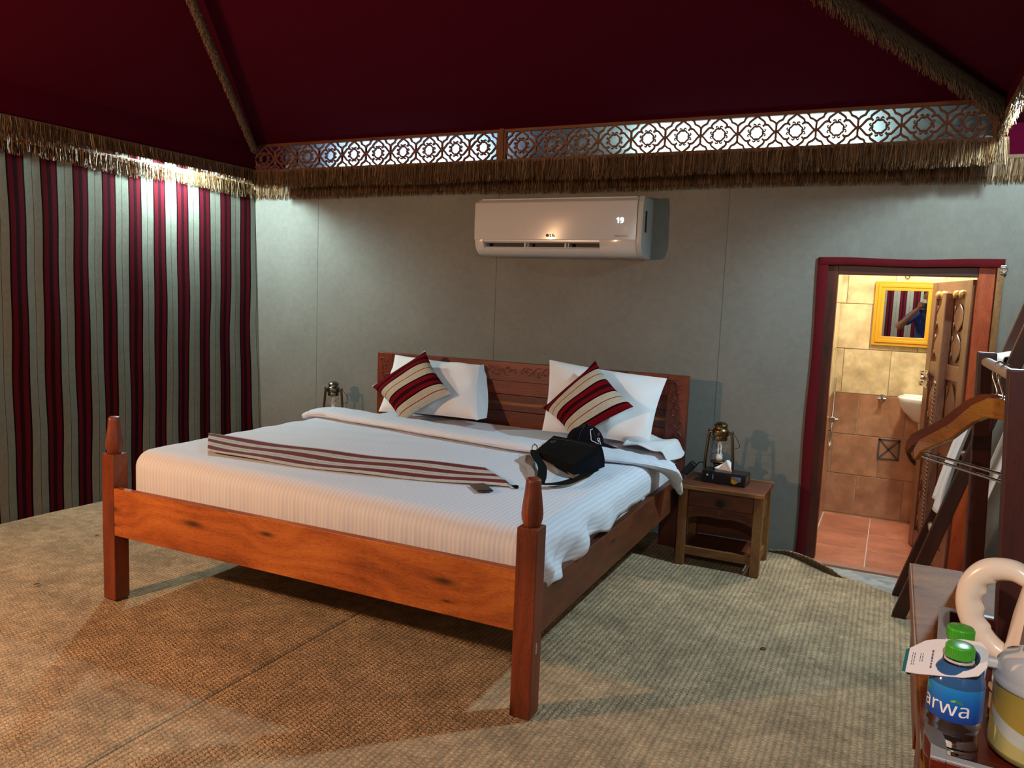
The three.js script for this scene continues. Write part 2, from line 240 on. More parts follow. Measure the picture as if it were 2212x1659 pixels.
// ---------------------------------------------------------------- bathroom behind the door
const BX0 = 3.975, BX1 = 5.3, BZ = -1.16;
function tileMats(base, k) { return [0, 1, 2].map(i => phys({ map: tex(256, 256, (u, v) => { const a = N8(u * 8 + i, v * 8), b = N32(u * 32 + i * 5, v * 32), s = N16(u * 16, v * 16 * (k ? 3 : 1)); const n = 0.86 + 0.16 * a + 0.08 * b + 0.1 * (s - 0.5) + (i - 1) * 0.03; return [base[0] * n, base[1] * n * (0.97 + 0.05 * a), base[2] * n * (0.94 + 0.1 * a)]; }), roughness: 0.3, clearcoat: 0.25, clearcoatRoughness: 0.2 })); }
const creamTile = tileMats([218, 196, 150], 0), terraTile = tileMats([172, 122, 88], 0), floorTile = tileMats([198, 122, 92], 1);
const grout = std({ color: lin(0.5, 0.37, 0.22), roughness: 0.9 });
const pick = (a) => a[Math.floor(rnd() * a.length)];
const bathBack = struct('wall_bathroom_back', box(BX0 - 0.1, BX1, -0.1, 2.25, BZ - 0.1, BZ, 0), grout);
const rows = [[0.006, 0.273, 3.883, terraTile], [0.273, 0.54, 3.715 + 0.001, terraTile], [0.54, 0.813, 3.859, terraTile], [0.813, 1.106, 4.023 - 0.28, creamTile], [1.106, 1.4, 3.89, creamTile], [1.4, 1.69, 4.012 - 0.28, creamTile], [1.69, 1.98, 3.87, creamTile]];
function tileBox(x0, x1, y0, y1, z0, z1) { const g = new RoundedBoxGeometry(x1 - x0 - 0.005, y1 - y0 - 0.005, z1 - z0, 1, 0.0015); g.translate((x0 + x1) / 2, (y0 + y1) / 2, (z0 + z1) / 2); return boxUV(g, 0.5, 'x', [rnd(), rnd()]); }
for (const [y0, y1, xs, ms] of rows) for (let x = xs; x < 4.98; x += 0.2795) { const a = Math.max(x, BX0), b = x + 0.2795; if (b - a > 0.02) part(bathBack, 'tile', tileBox(a, b, y0, y1, BZ - 0.004, BZ + 0.006), pick(ms)); }
const bathLeft = struct('wall_bathroom_left', box(BX0 - 0.1, BX0, -0.1, 2.25, BZ, -0.1, 0), grout);
for (const [y0, y1, , ms] of rows) for (let z = BZ + 0.01; z < -0.12; z += 0.28) { const g = tileBox(z, Math.min(z + 0.28, -0.1), y0, y1, -0.004, 0.006); g.rotateY(-Math.PI / 2); g.translate(BX0, 0, 0); part(bathLeft, 'tile', g, pick(ms)); }
struct('wall_bathroom_right', box(BX1, BX1 + 0.1, -0.1, 2.25, BZ - 0.1, -0.1, 0), creamTile[0]);
struct('ceiling_bathroom', box(BX0 - 0.1, BX1 + 0.1, 2.15, 2.25, BZ - 0.1, -0.1, 0), M.whiteMatt);
const bathFloor = struct('floor_bathroom', box(BX0 - 0.1, BX1, -0.12, -0.004, BZ, 0.012, 0), std({ color: lin(0.66, 0.52, 0.42), roughness: 0.9 }));
for (let i = 0; i < 4; i++) for (let x = 4.269 - 0.362; x < 4.9; x += 0.362) { const z1 = 0.008 - i * 0.362, z0 = Math.max(z1 - 0.362, BZ + 0.008), x0 = Math.max(x, BX0 + 0.008); const g = new RoundedBoxGeometry(x + 0.362 - x0 - 0.006, 0.01, z1 - z0 - 0.006, 1, 0.0015); g.translate((x0 + x + 0.362) / 2, -0.003, (z0 + z1) / 2); part(bathFloor, 'tile', boxUV(g, 0.7, 'x', [rnd(), rnd()]), pick(floorTile)); }
{ // patterned accent tile set into the terracotta rows
  const t = thing('accent_tile', 'small square tile with a dark crossed border set into the terracotta bathroom wall', 'tile', [4.339, 0.398, BZ + 0.005]);
  part(t, 'tile_face', box(-0.064, 0.064, 0.0, 0.136, 0, 0.005, 0.001), terraTile[1]);
  const dk = std({ color: lin(0.075, 0.06, 0.045), roughness: 0.6 }), bar = (a, b, w) => { const g = new THREE.BoxGeometry(Math.hypot(b[0] - a[0], b[1] - a[1]), w, 0.003); g.rotateZ(Math.atan2(b[1] - a[1], b[0] - a[0])); g.translate((a[0] + b[0]) / 2, (a[1] + b[1]) / 2, 0.006); return g; };
  part(t, 'dark_border', merge([bar([-0.064, 0.005], [0.064, 0.005], 0.01), bar([-0.064, 0.131], [0.064, 0.131], 0.01), bar([-0.059, 0], [-0.059, 0.136], 0.01), bar([0.059, 0], [0.059, 0.136], 0.01), bar([-0.058, 0.006], [0.058, 0.13], 0.012), bar([-0.058, 0.13], [0.058, 0.006], 0.012)]), dk);
}
{ // lamp on the bathroom ceiling, out of sight above the door
  const t = thing('bathroom_ceiling_lamp', 'round warm white ceiling lamp inside the bathroom', 'lamp', [BATH_LAMP[0], 2.15, BATH_LAMP[2]]);
  part(t, 'lamp_base', new THREE.CylinderGeometry(0.11, 0.12, 0.03, 32).translate(0, -0.015, 0), M.whiteMatt);
  part(t, 'lamp_diffuser', new THREE.SphereGeometry(0.09, 24, 12, 0, Math.PI * 2, Math.PI / 2, Math.PI / 2).scale(1, 0.4, 1).translate(0, -0.03, 0), glow(lin(1, 0.75, 0.45), 2.5));
}
{ // framed mirror, leaning slightly forward on its hook
  const t = thing('wall_mirror', 'square mirror in a stepped yellow wooden frame on the bathroom wall', 'mirror', [4.358, 1.142, BZ + 0.014]);
  t.rotation.set(MIRROR_TILT(), MIRROR_YAW(), 0, 'YXZ');
  const yl = phys({ color: lin(0.62, 0.31, 0.012), roughness: 0.38, clearcoat: 0.3 });
  const W = 0.178, Hh = 0.405; const ring = (o, i, z0, z1) => { const g = extrude([[-W + o, o], [W - o, o], [W - o, Hh - o], [-W + o, Hh - o]], z1 - z0 - 0.004, 0.002, [[[-W + i, i], [-W + i, Hh - i], [W - i, Hh - i], [W - i, i]]]); g.translate(0, 0, z0 + 0.002); return g; };
  part(t, 'frame', merge([ring(0, 0.016, 0, 0.018), ring(0.019, 0.034, 0, 0.024), ring(0.037, 0.054, 0, 0.02)]), yl);
  part(t, 'frame_backing', box(-W + 0.004, W - 0.004, 0.004, Hh - 0.004, -0.003, 0.006, 0), yl);
  part(t, 'mirror_glass', new THREE.PlaneGeometry(2 * W - 0.1, Hh - 0.1).translate(0, Hh / 2, 0.0085), M.mirror);
  const h = thing('mirror_hook', 'small dark screw hook in the tile above the yellow mirror', 'hook', [4.355, 1.57, BZ + 0.006]);
  part(h, 'hook_ring', new THREE.TorusGeometry(0.012, 0.0022, 8, 20).translate(0, 0.012, 0.012), M.copper); part(h, 'hook_stem', rod([0, 0, 0], [0, 0, 0.014], 0.0022), M.copper);
}
function MIRROR_TILT() { return 0.0093; } function MIRROR_YAW() { return -0.0308; }
{ // wash basin on the back wall, half hidden by the open door leaf
  const t = thing('wash_basin', 'white oval ceramic wash basin on the bathroom wall beside the door leaf', 'basin', [4.56, 0.835, BZ + 0.02]);
  const bowl = new THREE.LatheGeometry([[0.0, -0.17], [0.05, -0.168], [0.11, -0.14], [0.165, -0.085], [0.195, -0.03], [0.2, -0.005], [0.192, 0.004], [0.178, 0.002], [0.165, -0.02], [0.12, -0.075], [0.05, -0.1], [0, -0.103]].map(p => new THREE.Vector2(...p)), 40); bowl.scale(1.0, 1, 0.8); bowl.translate(0, 0, 0.155);
  part(t, 'bowl', bowl, M.ceramic);
  part(t, 'splash_ledge', box(-0.17, 0.17, -0.04, 0.006, -0.012, 0.05, 0.012), M.ceramic);
  part(t, 'waste_outlet', lathe([[0.035, -0.3], [0.03, -0.24], [0.045, -0.16], [0, -0.16]], 20).translate(-0.03, 0, 0.14), M.ceramic);
  part(t, 'drain_hose', tube([[-0.05, -0.23, 0.13], [-0.10, -0.26, 0.12], [-0.115, -0.33, 0.10], [-0.09, -0.40, 0.06], [-0.06, -0.44, -0.005]], 0.012, 30), M.black);
  part(t, 'tap', merge([rod([0.02, 0, 0.03], [0.02, 0.1, 0.03], 0.012), rod([0.02, 0.09, 0.03], [0.02, 0.075, 0.13], 0.009)]), M.chrome);
  const v = thing('angle_valve', 'small chrome stop valve on the tiles left of the basin', 'valve', [4.272, 0.80, BZ + 0.006]);
  part(v, 'rosette', new THREE.CylinderGeometry(0.022, 0.024, 0.008, 24).rotateX(Math.PI / 2).translate(0, 0, 0.004), M.chrome);
  part(v, 'valve_body', merge([rod([0, 0, 0], [0, 0, 0.05], 0.011), rod([0, -0.03, 0.035], [0, 0.02, 0.035], 0.009)]), M.chrome);
  part(v, 'valve_handle', merge([rod([-0.024, 0, 0.055], [0.024, 0, 0.055], 0.006), rod([0, 0.0, 0.045], [0, 0, 0.062], 0.008)]), M.chrome);
  const s = thing('shower_hose', 'silver hand-shower hose hanging in a loop at the left edge of the doorway', 'hose', [BX0 + 0.006, 0.5, -0.98]);
  part(s, 'hose', tube([[0.012, 0.42, -0.03], [0.014, 0.25, -0.01], [0.016, 0.08, 0.02], [0.014, 0.0, 0.03], [0.012, -0.03, 0.08], [0.012, 0.03, 0.14], [0.012, 0.1, 0.16]], 0.007, 50), M.chrome);
  part(s, 'holder', merge([box(0, 0.03, 0.13, 0.17, -0.03, 0.02, 0.006), rod([0.0, 0.15, 0], [0.05, 0.15, 0], 0.012)]), M.chrome);
}
// door frame and leaf
const door = struct('door_1', null);
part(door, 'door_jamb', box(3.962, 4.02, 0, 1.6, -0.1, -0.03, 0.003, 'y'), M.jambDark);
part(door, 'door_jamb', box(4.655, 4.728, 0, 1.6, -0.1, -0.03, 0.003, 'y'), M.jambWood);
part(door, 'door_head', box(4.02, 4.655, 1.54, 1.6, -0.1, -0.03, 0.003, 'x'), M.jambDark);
part(door, 'door_sill', box(4.02, 4.655, -0.02, 0.012, 0.0, 0.06, 0.002, 'x'), std({ color: lin(0.42, 0.18, 0.12), roughness: 0.5 }));
const trimDoor = struct('trim_2', null);
part(trimDoor, 'cloth_edging', sheet(2, 40, (u, v) => [3.922 + u * 0.05 + 0.004 * Math.sin(v * 11) * (1 - u), v * 1.622, 0.013 + 0.002 * Math.sin(v * 30) * u], 0.010), M.maroon, 'burgundy cloth edging on the left of the doorway');
part(trimDoor, 'cloth_edging', sheet(40, 2, (u, v) => [3.922 + u * 0.835, 1.585 + v * (0.04 - 0.004 * Math.sin(u * 3.1)) + 0.003 * Math.sin(u * 9), 0.0145 + 0.0015 * Math.sin(u * 40) * v], 0.010), M.maroon, 'burgundy cloth edging along the top of the doorway');
part(trimDoor, 'edge_batten', box(4.728, 4.758, 0, 1.585, -0.02, 0.012, 0.003, 'y'), M.nightWood, 'pale raw wooden batten');
{
  const t = thing('door_leaf', 'carved reddish wooden door leaf standing open into the bathroom', 'door', [4.65, 0.008, -0.085]);
  t.rotation.y = 105.3 * Math.PI / 180; const w = 0.585, h = 1.522;
  part(t, 'leaf_board', box(0, w, 0, h, 0.004, 0.036, 0.002, 'y'), M.doorWood);
  const fr = []; for (const [a, b] of [[0, 0.075], [w - 0.075, w]]) fr.push([a, b, 0, h]); 
  for (const [a, b, c, d] of fr) part(t, 'stile', box(a, b, c, d, -0.012, 0.006, 0.003, 'y'), M.doorWood);
  const lev = [0, 0.14, 0.56, 0.70, 1.12, 1.24, 1.43];
  for (const [a, b] of [[0, 0.1], [0.60, 0.70], [1.0, 1.08], [1.43, h]]) part(t, 'rail', box(0.07, w - 0.07, a, b, -0.010, 0.006, 0.003, 'x'), M.doorWood);
  part(t, 'centre_post', box(0.265, 0.325, 0.03, 1.46, -0.042, 0.004, 0.006, 'y'), M.doorWood);
  { const g = []; for (let y = 0.14; y < 0.98; y += 0.022) { const s = new THREE.SphereGeometry(0.011, 8, 6); s.scale(1.5, 0.62, 0.8); s.rotateZ(0.7); s.translate(0.295, y, -0.043); g.push(s); } part(t, 'rope_carving', merge(g), M.doorWood); }
  // raised panels: pointed almond shapes and diamonds, one column each side of the post
  const almond = (cx, y0, y1, hw) => { const p = []; for (let i = 0; i <= 12; i++) { const k = i / 12; p.push([cx + hw * Math.sin(Math.PI * k), mix(y0, y1, k)]); } for (let i = 11; i > 0; i--) { const k = i / 12; p.push([cx - hw * Math.sin(Math.PI * k), mix(y0, y1, k)]); } const g = extrude(p, 0.001, 0.004); g.translate(0, 0, -0.002); return g; };
  for (const cx of [0.165, 0.43]) for (const [a, b] of [[0.12, 0.34], [0.36, 0.58], [0.72, 0.98], [1.10, 1.24], [1.26, 1.40]]) {
    part(t, 'carved_panel', boxUV(almond(cx, a, b, 0.062), 1, 'y', [rnd(), rnd()]), M.doorWood);
    const L = []; for (const s of [-1, 1]) for (const e of [a + 0.01, b - 0.01]) L.push(tube([[cx + s * 0.078, e, 0.003], [cx + s * 0.066, mix(e, (a + b) / 2, 0.3), 0.0], [cx + s * 0.08, mix(e, (a + b) / 2, 0.55), 0.003]], 0.006, 10, 6)); for (const g of L) part(t, 'leaf_carving', g, M.doorWood);
  }
  for (const x of [0.12, 0.2, 0.385, 0.465]) part(t, 'brass_boss', new THREE.SphereGeometry(0.021, 20, 12).scale(1, 1, 0.85).translate(x, 1.452, -0.014), M.brightBrass);
  for (const y of [0.945, 1.005]) part(t, 'door_bolt', merge([rod([w - 0.1, y, -0.022], [w + 0.03, y, -0.022], 0.007), box(w - 0.075, w - 0.02, y - 0.02, y + 0.02, -0.017, -0.011, 0.001), box(w + 0.006, w + 0.026, y - 0.013, y + 0.013, -0.03, -0.012, 0.002)]), M.chrome, 'steel barrel bolt');
  part(t, 'bolt_knob', new THREE.SphereGeometry(0.014, 14, 10).translate(w - 0.085, 0.985, -0.045), M.chrome);
  const wb = thing('curtain_wire_bracket', 'little steel screw bracket at the top right corner of the doorway', 'bracket', [4.752, 1.585, 0.012]);
  part(wb, 'bracket_plate', box(-0.012, 0.012, -0.03, 0.012, 0, 0.004, 0.001), M.chrome); part(wb, 'bracket_eye', new THREE.TorusGeometry(0.012, 0.004, 8, 16).translate(0.002, -0.01, 0.014), M.chrome);
}

// ---------------------------------------------------------------- jute rugs
function rug(name, label, x0, x1, z0, f) {
  const t = thing(name, label, 'rug', [x0, 0, z0]);
  wpart(t, 'weave', sheet(Math.round((x1 - x0) / 0.025), 260, (u, v) => { const x = mix(x0, x1, u), zz = mix(f ? f(x)[0] : z0, 6.75, Math.pow(v, 1.5)); return [x, 0.011 + 0.0035 * (N32(x * 5, zz * 5) - 0.5) + 0.006 * (N16(x * 1.6 + 3, zz * 1.6) - 0.5) + (f ? f(x, zz)[1] : 0), zz]; }, -0.009, null), M.jute);
  const g = t.children[0].geometry, p = g.attributes.position, uv = g.attributes.uv; for (let i = 0; i < p.count; i++) { uv.setXY(i, p.getX(i) + x0, p.getZ(i) + z0); } return t;
}
rug('jute_rug', 'coarse woven jute rug under the left half of the bed', 0.02, 2.388, 0.02);
rug('jute_rug', 'coarse woven jute rug on the right, its edge curling up beside the bathroom doorway', 2.397, XR - 0.01, 0.02, (x, z) => {
  const e = 0.02 + 0.05 * smooth(3.76, 3.84, x) * (1 - smooth(4.12, 4.24, x)) + 0.20 * smooth(3.82, 4.17, x) + 0.16 * smooth(4.1, 4.5, x); if (z === undefined) return [e, 0];
  const d = z - e, lift = smooth(3.74, 3.86, x) * (1 - smooth(4.02, 4.2, x)); return [e, lift * 0.012 * Math.exp(-d * d / 0.002) + 0.030 * Math.exp(-((x - 3.87) ** 2 / 0.012 + (z - 0.27) ** 2 / 0.02)) + 0.008 * Math.exp(-((x - 4.25) ** 2 / 0.02 + (d - 0.05) ** 2 / 0.004))];
});
{ // the back edge of the right rug curls up and over by the doorway
  const t = scene.children.find(o => o.name === 'jute_rug_001'), g = sheet(40, 12, (u, v) => { const x = mix(3.79, 4.20, u), b = 0.022 + 0.20 * smooth(3.82, 4.17, x), h = (0.022 + 0.034 * Math.sin(Math.PI * clamp((u - 0.05) / 0.9, 0, 1))) * (1 - smooth(0.8, 1, u)) + 0.003, a = v * 2.5; return [x, 0.004 + h * (1 - Math.cos(a)) * 0.56, b + 0.010 - 0.012 * Math.sin(a) + 0.055 * v * v * (0.35 + 0.65 * Math.sin(Math.PI * u))]; }, 0.007, null);
  const p = g.attributes.position, uv = g.attributes.uv; for (let k = 0; k < p.count; k++) uv.setXY(k, p.getX(k), p.getZ(k) + p.getY(k)); wpart(t, 'curled_edge', g, M.jute, 'rug edge curling up');
}
for (const [x, z, a] of [[0.62, 1.77, 0.3], [1.02, 2.35, 1.2], [3.95, 1.33, 0.5]]) { const l = thing('dry_leaf', `brown dry leaf scrap on the jute rug, ${x < 0.8 ? 'nearest the striped curtain' : x < 2 ? 'left of the foot of the bed' : 'right of the bed'}`, 'leaf', [x, 0.016, z]); l.rotation.y = a; part(l, 'leaf_blade', sheet(4, 4, (u, v) => [(u - 0.5) * 0.025, 0.004 * Math.sin(u * 3), (v - 0.5) * 0.014 * Math.sin(Math.PI * (0.1 + 0.8 * u))], 0.0008), std({ color: lin(0.09, 0.035, 0.015), roughness: 0.8 })); }

// ---------------------------------------------------------------- golden fringes
function strandGeo(A, B, top, len, perM, spread, lean = 0.012, out = [0, 0, 1], w = 0.0032) {
  const a = V3(...A), b = V3(...B), L = a.distanceTo(b), n = Math.round(L * perM), d = b.clone().sub(a).normalize(), o = V3(...out), pos = [], col = [], idx = [], uv = [];
  for (let i = 0; i < n; i++) {
    const p = a.clone().addScaledVector(d, rnd() * L), l = len(p.clone()) * R(0.72, 1.06), off = R(-spread, spread), lx = R(-lean, lean), lo = R(-lean, lean) * 0.7, wave = R(-0.003, 0.003), sh = R(0.35, 1.5), cx = R(0.85, 1.15), th = R(0, Math.PI), k0 = pos.length / 3;
    const wd = d.clone().multiplyScalar(Math.cos(th)).addScaledVector(o, Math.sin(th)).multiplyScalar(w * R(0.6, 1.3) / 2);
    for (let s = 0; s <= 3; s++) { const t = s / 3, q = p.clone().addScaledVector(o, off + lo * t * t).addScaledVector(d, lx * t + wave * Math.sin(t * 5)); q.y = top(p) - l * t; const ww = 1 - 0.4 * t; pos.push(q.x - wd.x * ww, q.y - wd.y * ww, q.z - wd.z * ww, q.x + wd.x * ww, q.y + wd.y * ww, q.z + wd.z * ww); for (let r = 0; r < 2; r++) { col.push(sh, sh * cx, sh * cx * 0.9); uv.push(0, 0); } }
    for (let s = 0; s < 3; s++) { const q = k0 + 2 * s; idx.push(q, q + 1, q + 3, q, q + 3, q + 2); }
  }
  const g = new THREE.BufferGeometry(); g.setAttribute('position', new THREE.Float32BufferAttribute(pos, 3)); g.setAttribute('color', new THREE.Float32BufferAttribute(col, 3)); g.setAttribute('uv', new THREE.Float32BufferAttribute(uv, 2)); g.setIndex(idx); g.computeVertexNormals(); return g;
}
function fringe(label, A, B, yTop, len, out, perM = 1700, backing = 0.03, spread = 0.012) {
  const t = thing('fringe_trim', label, 'fringe', A); const a = V3(...A), b = V3(...B), L = a.distanceTo(b);
  const br = box(-L / 2, L / 2, yTop - 0.016, yTop + 0.004, -0.009, 0.009, 0.004, 'x'); const bk = box(-L / 2, L / 2, yTop - backing, yTop, -0.003, 0.003, 0, 'x'); for (const g of [br, bk]) { g.rotateY(-Math.atan2(b.z - a.z, b.x - a.x)); g.translate((a.x + b.x) / 2, 0, (a.z + b.z) / 2); }
  wpart(t, 'braid', br, M.braid); wpart(t, 'fringe_tape', bk, M.braid);
  const s = wpart(t, 'strands', strandGeo([A[0], 0, A[2]], [B[0], 0, B[2]], () => yTop - 0.004, len, perM, spread, 0.014, out), M.fringe); s.userData.kind = 'stuff'; return t;
}
fringe('long golden silk fringe hanging under the wooden lattice on the back wall', [RX0 - 0.01, 2.136, RZ0 + 0.018], [RX1 + 0.03, 2.136, RZ0 + 0.018], 2.136, (p) => 0.114 + 0.004 * Math.sin(p.x * 5), [0, 0, 1], 2300, 0.07);
fringe('second darker fringe behind, against the top of the grey back wall', [0.03, 2.11, 0.02], [XR, 2.11, 0.02], 2.11, (p) => 0.118 + 0.004 * Math.sin(p.x * 3), [0, 0, 1], 2000, 0.095, 0.008);
fringe('golden fringe along the left wall, lit by the lamp tucked behind it', [RX0 + 0.006, 2.142, RZ0], [RX0 + 0.006, 2.142, RZ1], 2.142, (p) => 0.084 + 0.010 * Math.sin(p.z * 4) + 0.02 * smooth(1.2, 1.9, p.z), [1, 0, 0], 2000, 0.068);
fringe('shaggy second fringe at the top of the striped left curtain', [0.03, 2.10, 0.03], [0.03, 2.10, ZF], 2.10, (p) => 0.095 + 0.008 * Math.sin(p.z * 7), [1, 0, 0], 1000, 0.03);
fringe('golden fringe along the right side, brightly lit near the back corner', [RX1 - 0.006, 2.20, RZ0], [RX1 - 0.006, 2.20, RZ1], 2.20, () => 0.076, [-1, 0, 0], 1500, 0.035);
fringe('golden fringe along the front of the tent behind the photographer', [RX0, 2.108, RZ1 - 0.01], [RX1, 2.108, RZ1 - 0.01], 2.108, () => 0.1, [0, 0, -1], 700, 0.05);
function hipCord(label, A, B, rad, sag, len) {
  const t = thing('hip_cord', label, 'cord', A), n = 40, pts = []; for (let i = 0; i <= 12; i++) { const k = i / 12; pts.push([mix(A[0], B[0], k), mix(A[1], B[1], k) - sag * Math.sin(Math.PI * k) - rad * 0.8, mix(A[2], B[2], k)]); }
  wpart(t, 'cord_core', tube(pts, rad, 60, 8), M.cord); const c = new THREE.CatmullRomCurve3(pts.map(p => V3(...p)));
  const pos = [], col = [], uv = [], idx = []; for (let i = 0; i < 9000; i++) { const k = rnd(), p = c.getPoint(k), tn = c.getTangent(k), a = R(0, Math.PI * 2), s = V3(0, 1, 0).cross(tn).normalize(), u = tn.clone().cross(s); const d = s.clone().multiplyScalar(Math.cos(a)).addScaledVector(u, Math.sin(a)); const p0 = p.clone().addScaledVector(d, rad * 0.7), p1 = p0.clone().addScaledVector(d, rad * R(0.2, 0.7)).addScaledVector(tn, R(-0.03, 0.01)); p1.y -= R(0.2, 1) * len; const w = tn.clone().cross(d).multiplyScalar(0.0022), k0 = pos.length / 3, sh = R(0.4, 1.4); for (const q of [p0.clone().sub(w), p0.clone().add(w), p1.clone().sub(w.multiplyScalar(0.6)), p1.clone().add(w)]) { pos.push(q.x, q.y, q.z); col.push(sh, sh, sh * 0.9); uv.push(0, 0); } idx.push(k0, k0 + 1, k0 + 3, k0, k0 + 3, k0 + 2); }
  const g = new THREE.BufferGeometry(); g.setAttribute('position', new THREE.Float32BufferAttribute(pos, 3)); g.setAttribute('color', new THREE.Float32BufferAttribute(col, 3)); g.setAttribute('uv', new THREE.Float32BufferAttribute(uv, 2)); g.setIndex(idx); g.computeVertexNormals(); wpart(t, 'strands', g, M.cord).userData.kind = 'stuff';
}
hipCord('fuzzy brown cord along the left ridge of the red tent roof', [RX0 + 0.01, RY - 0.01, RZ0 + 0.02], APEX, 0.019, 0.03, 0.022);
hipCord('fuzzy brown cord along the right ridge of the red tent roof', [RX1 - 0.01, RY - 0.01, RZ0 + 0.02], APEX, 0.026, 0.02, 0.05);

// ---------------------------------------------------------------- carved lattice over the back wall, tubes glowing behind
{
  const Hc = 0.176, yc = 2.214;
  const cell = (w) => { // one rosette tile: pointed four-lobed frame, scalloped ring, branching bars at its sides
    const g = [], T = 0.0094, D = 0.013, hx = w / 2, hy = Hc / 2; const add = (p, t = T, c = false) => g.push(ribbon(p, t, D, c));
    const q = []; const lobe = [[0, 0.98], [0.06, 0.86], [0.24, 0.72], [0.40, 0.58], [0.42, 0.44]]; // quarter, then mirrored
    const half = lobe.concat([[0.44, 0.42], [0.58, 0.40], [0.74, 0.22], [0.88, 0.06], [1.0, 0]]);
    const C = new THREE.CatmullRomCurve3(half.map(p => V3(p[0] * hx * 0.99, p[1] * hy, 0)), false, 'catmullrom', 0.5).getPoints(22).map(p => [p.x, p.y]);
    for (const [sx, sy] of [[1, 1], [1, -1], [-1, -1], [-1, 1]]) add(C.map(p => [p[0] * sx, p[1] * sy]));
    const ringP = []; for (let i = 0; i < 48; i++) { const a = i / 48 * Math.PI * 2, r = 0.0285 + 0.0035 * Math.abs(Math.sin(a * 4)); ringP.push([r * Math.cos(a), r * Math.sin(a)]); } add(ringP, 0.0076, true);
    for (let i = 0; i < 4; i++) { const a = i * Math.PI / 2, c = Math.cos(a), s = Math.sin(a); for (const m of [-1, 1]) add([[0.030, 0.003 * m], [0.040, 0.006 * m], [0.043, 0.013 * m], [0.037, 0.017 * m]].map(([x, y]) => [x * c - y * s, x * s + y * c]), 0.006); }
    for (const sx of [-1, 1]) { add([[sx * hx, -0.044], [sx * hx, 0.044]], T); for (const sy of [-1, 1]) add([[sx * hx, sy * 0.038], [sx * (hx - 0.012), sy * 0.05], [sx * (hx - 0.030), sy * 0.058], [sx * (hx - 0.036), sy * 0.072], [sx * (hx - 0.052), sy * 0.088]], T); }
    for (const sx of [-1, 1]) for (const sy of [-1, 1]) add([[sx * 0.040, sy * 0.041], [sx * 0.036, sy * 0.037], [sx * 0.028, sy * 0.029]], 0.009);
    return merge(g);
  };
  for (const [x0, x1, n, label] of [[RX0 - 0.03, 2.168, 10, 'left carved wooden lattice panel, shorter, above the air conditioner'], [2.198, RX1 - 0.015, 13, 'right carved wooden lattice panel, longer, reaching the right roof cord']]) {
    const t = thing('carved_lattice', label, 'lattice', [x0, 2.122, RZ0]); const w = (x1 - x0 - 0.03) / n, geo = cell(w), mats = [M.lattice];
    part(t, 'frame_rail', box(0, x1 - x0, 0.0, 0.016, -0.011, 0.011, 0.002, 'x'), M.lattice); part(t, 'frame_rail', box(0, x1 - x0, 0.172, 0.194, -0.011, 0.011, 0.002, 'x'), M.lattice);
    part(t, 'frame_stile', box(0, 0.015, 0.016, 0.172, -0.011, 0.011, 0.002, 'y'), M.lattice); part(t, 'frame_stile', box(x1 - x0 - 0.015, x1 - x0, 0.016, 0.172, -0.011, 0.011, 0.002, 'y'), M.lattice);
    for (let i = 0; i < n; i++) { const m = part(t, 'rosette', geo, M.lattice); m.position.set(0.015 + w * (i + 0.5), yc - 2.122 - 0.119 + 0.122, 0); m.position.y = 0.094; }
  }
  const jp = thing('lattice_post', 'dark wooden upright between the two lattice panels', 'post', [2.183, 2.122, RZ0]); part(jp, 'post', box(-0.015, 0.015, 0, 0.196, -0.014, 0.016, 0.003, 'y'), M.lattice);
  for (const [x, c, label] of [[1.34, lin(0.50, 0.72, 1.0), 'blue white tube lamp shining behind the left lattice panel'], [3.5, lin(0.66, 0.93, 1.0), 'white tube lamp shining behind the right lattice panel']]) {
    const t = thing('tube_lamp', label, 'lamp', [x, 2.122, 0.10]); part(t, 'lamp_tube', rod([-0.58, 0.042, 0], [0.58, 0.042, 0], 0.013), glow(c, 9)); part(t, 'lamp_batten', box(-0.61, 0.61, 0, 0.026, -0.02, 0.02, 0.003), M.whiteMatt);
    for (const s of [-1, 1]) part(t, 'lamp_socket', box(s * 0.595 - 0.012, s * 0.595 + 0.012, 0.02, 0.06, -0.016, 0.016, 0.003), M.whiteMatt);
  }
}
// ---------------------------------------------------------------- lamps tucked behind the fringes, the warm lamp behind the photographer
function coveLamp(at, label, col, up) {
  const t = thing('cove_spot_lamp', label, 'lamp', [at[0], up, at[2]]);
  part(t, 'lamp_mount', rod([0, 0, 0], [0, at[1] - up + 0.045, 0], 0.012), M.whiteMatt); part(t, 'lamp_housing', lathe([[0.0, 0.05], [0.03, 0.05], [0.036, 0.035], [0.034, 0.03], [0, 0.03]], 24).translate(0, at[1] - up, 0), M.whiteMatt);
  part(t, 'lamp_bulb', new THREE.SphereGeometry(0.026, 20, 14).translate(0, at[1] - up, 0), glow(col, 14));
}
coveLamp(LEFT_LAMP, 'bright white spot lamp above the striped left curtain', lin(0.9, 1, 1), 2.2);
coveLamp(RIGHT_LAMP, 'bright white spot lamp above the doorway side, behind the right fringe', lin(0.8, 0.96, 1), 2.26);
coveLamp(FRONT_LAMP, 'white spot lamp aimed at the striped front wall', lin(1, 1, 0.92), 2.4);
coveLamp(DESK_LAMP, 'white spot lamp hanging above the desk near the photographer', lin(1, 0.98, 0.9), 2.38);
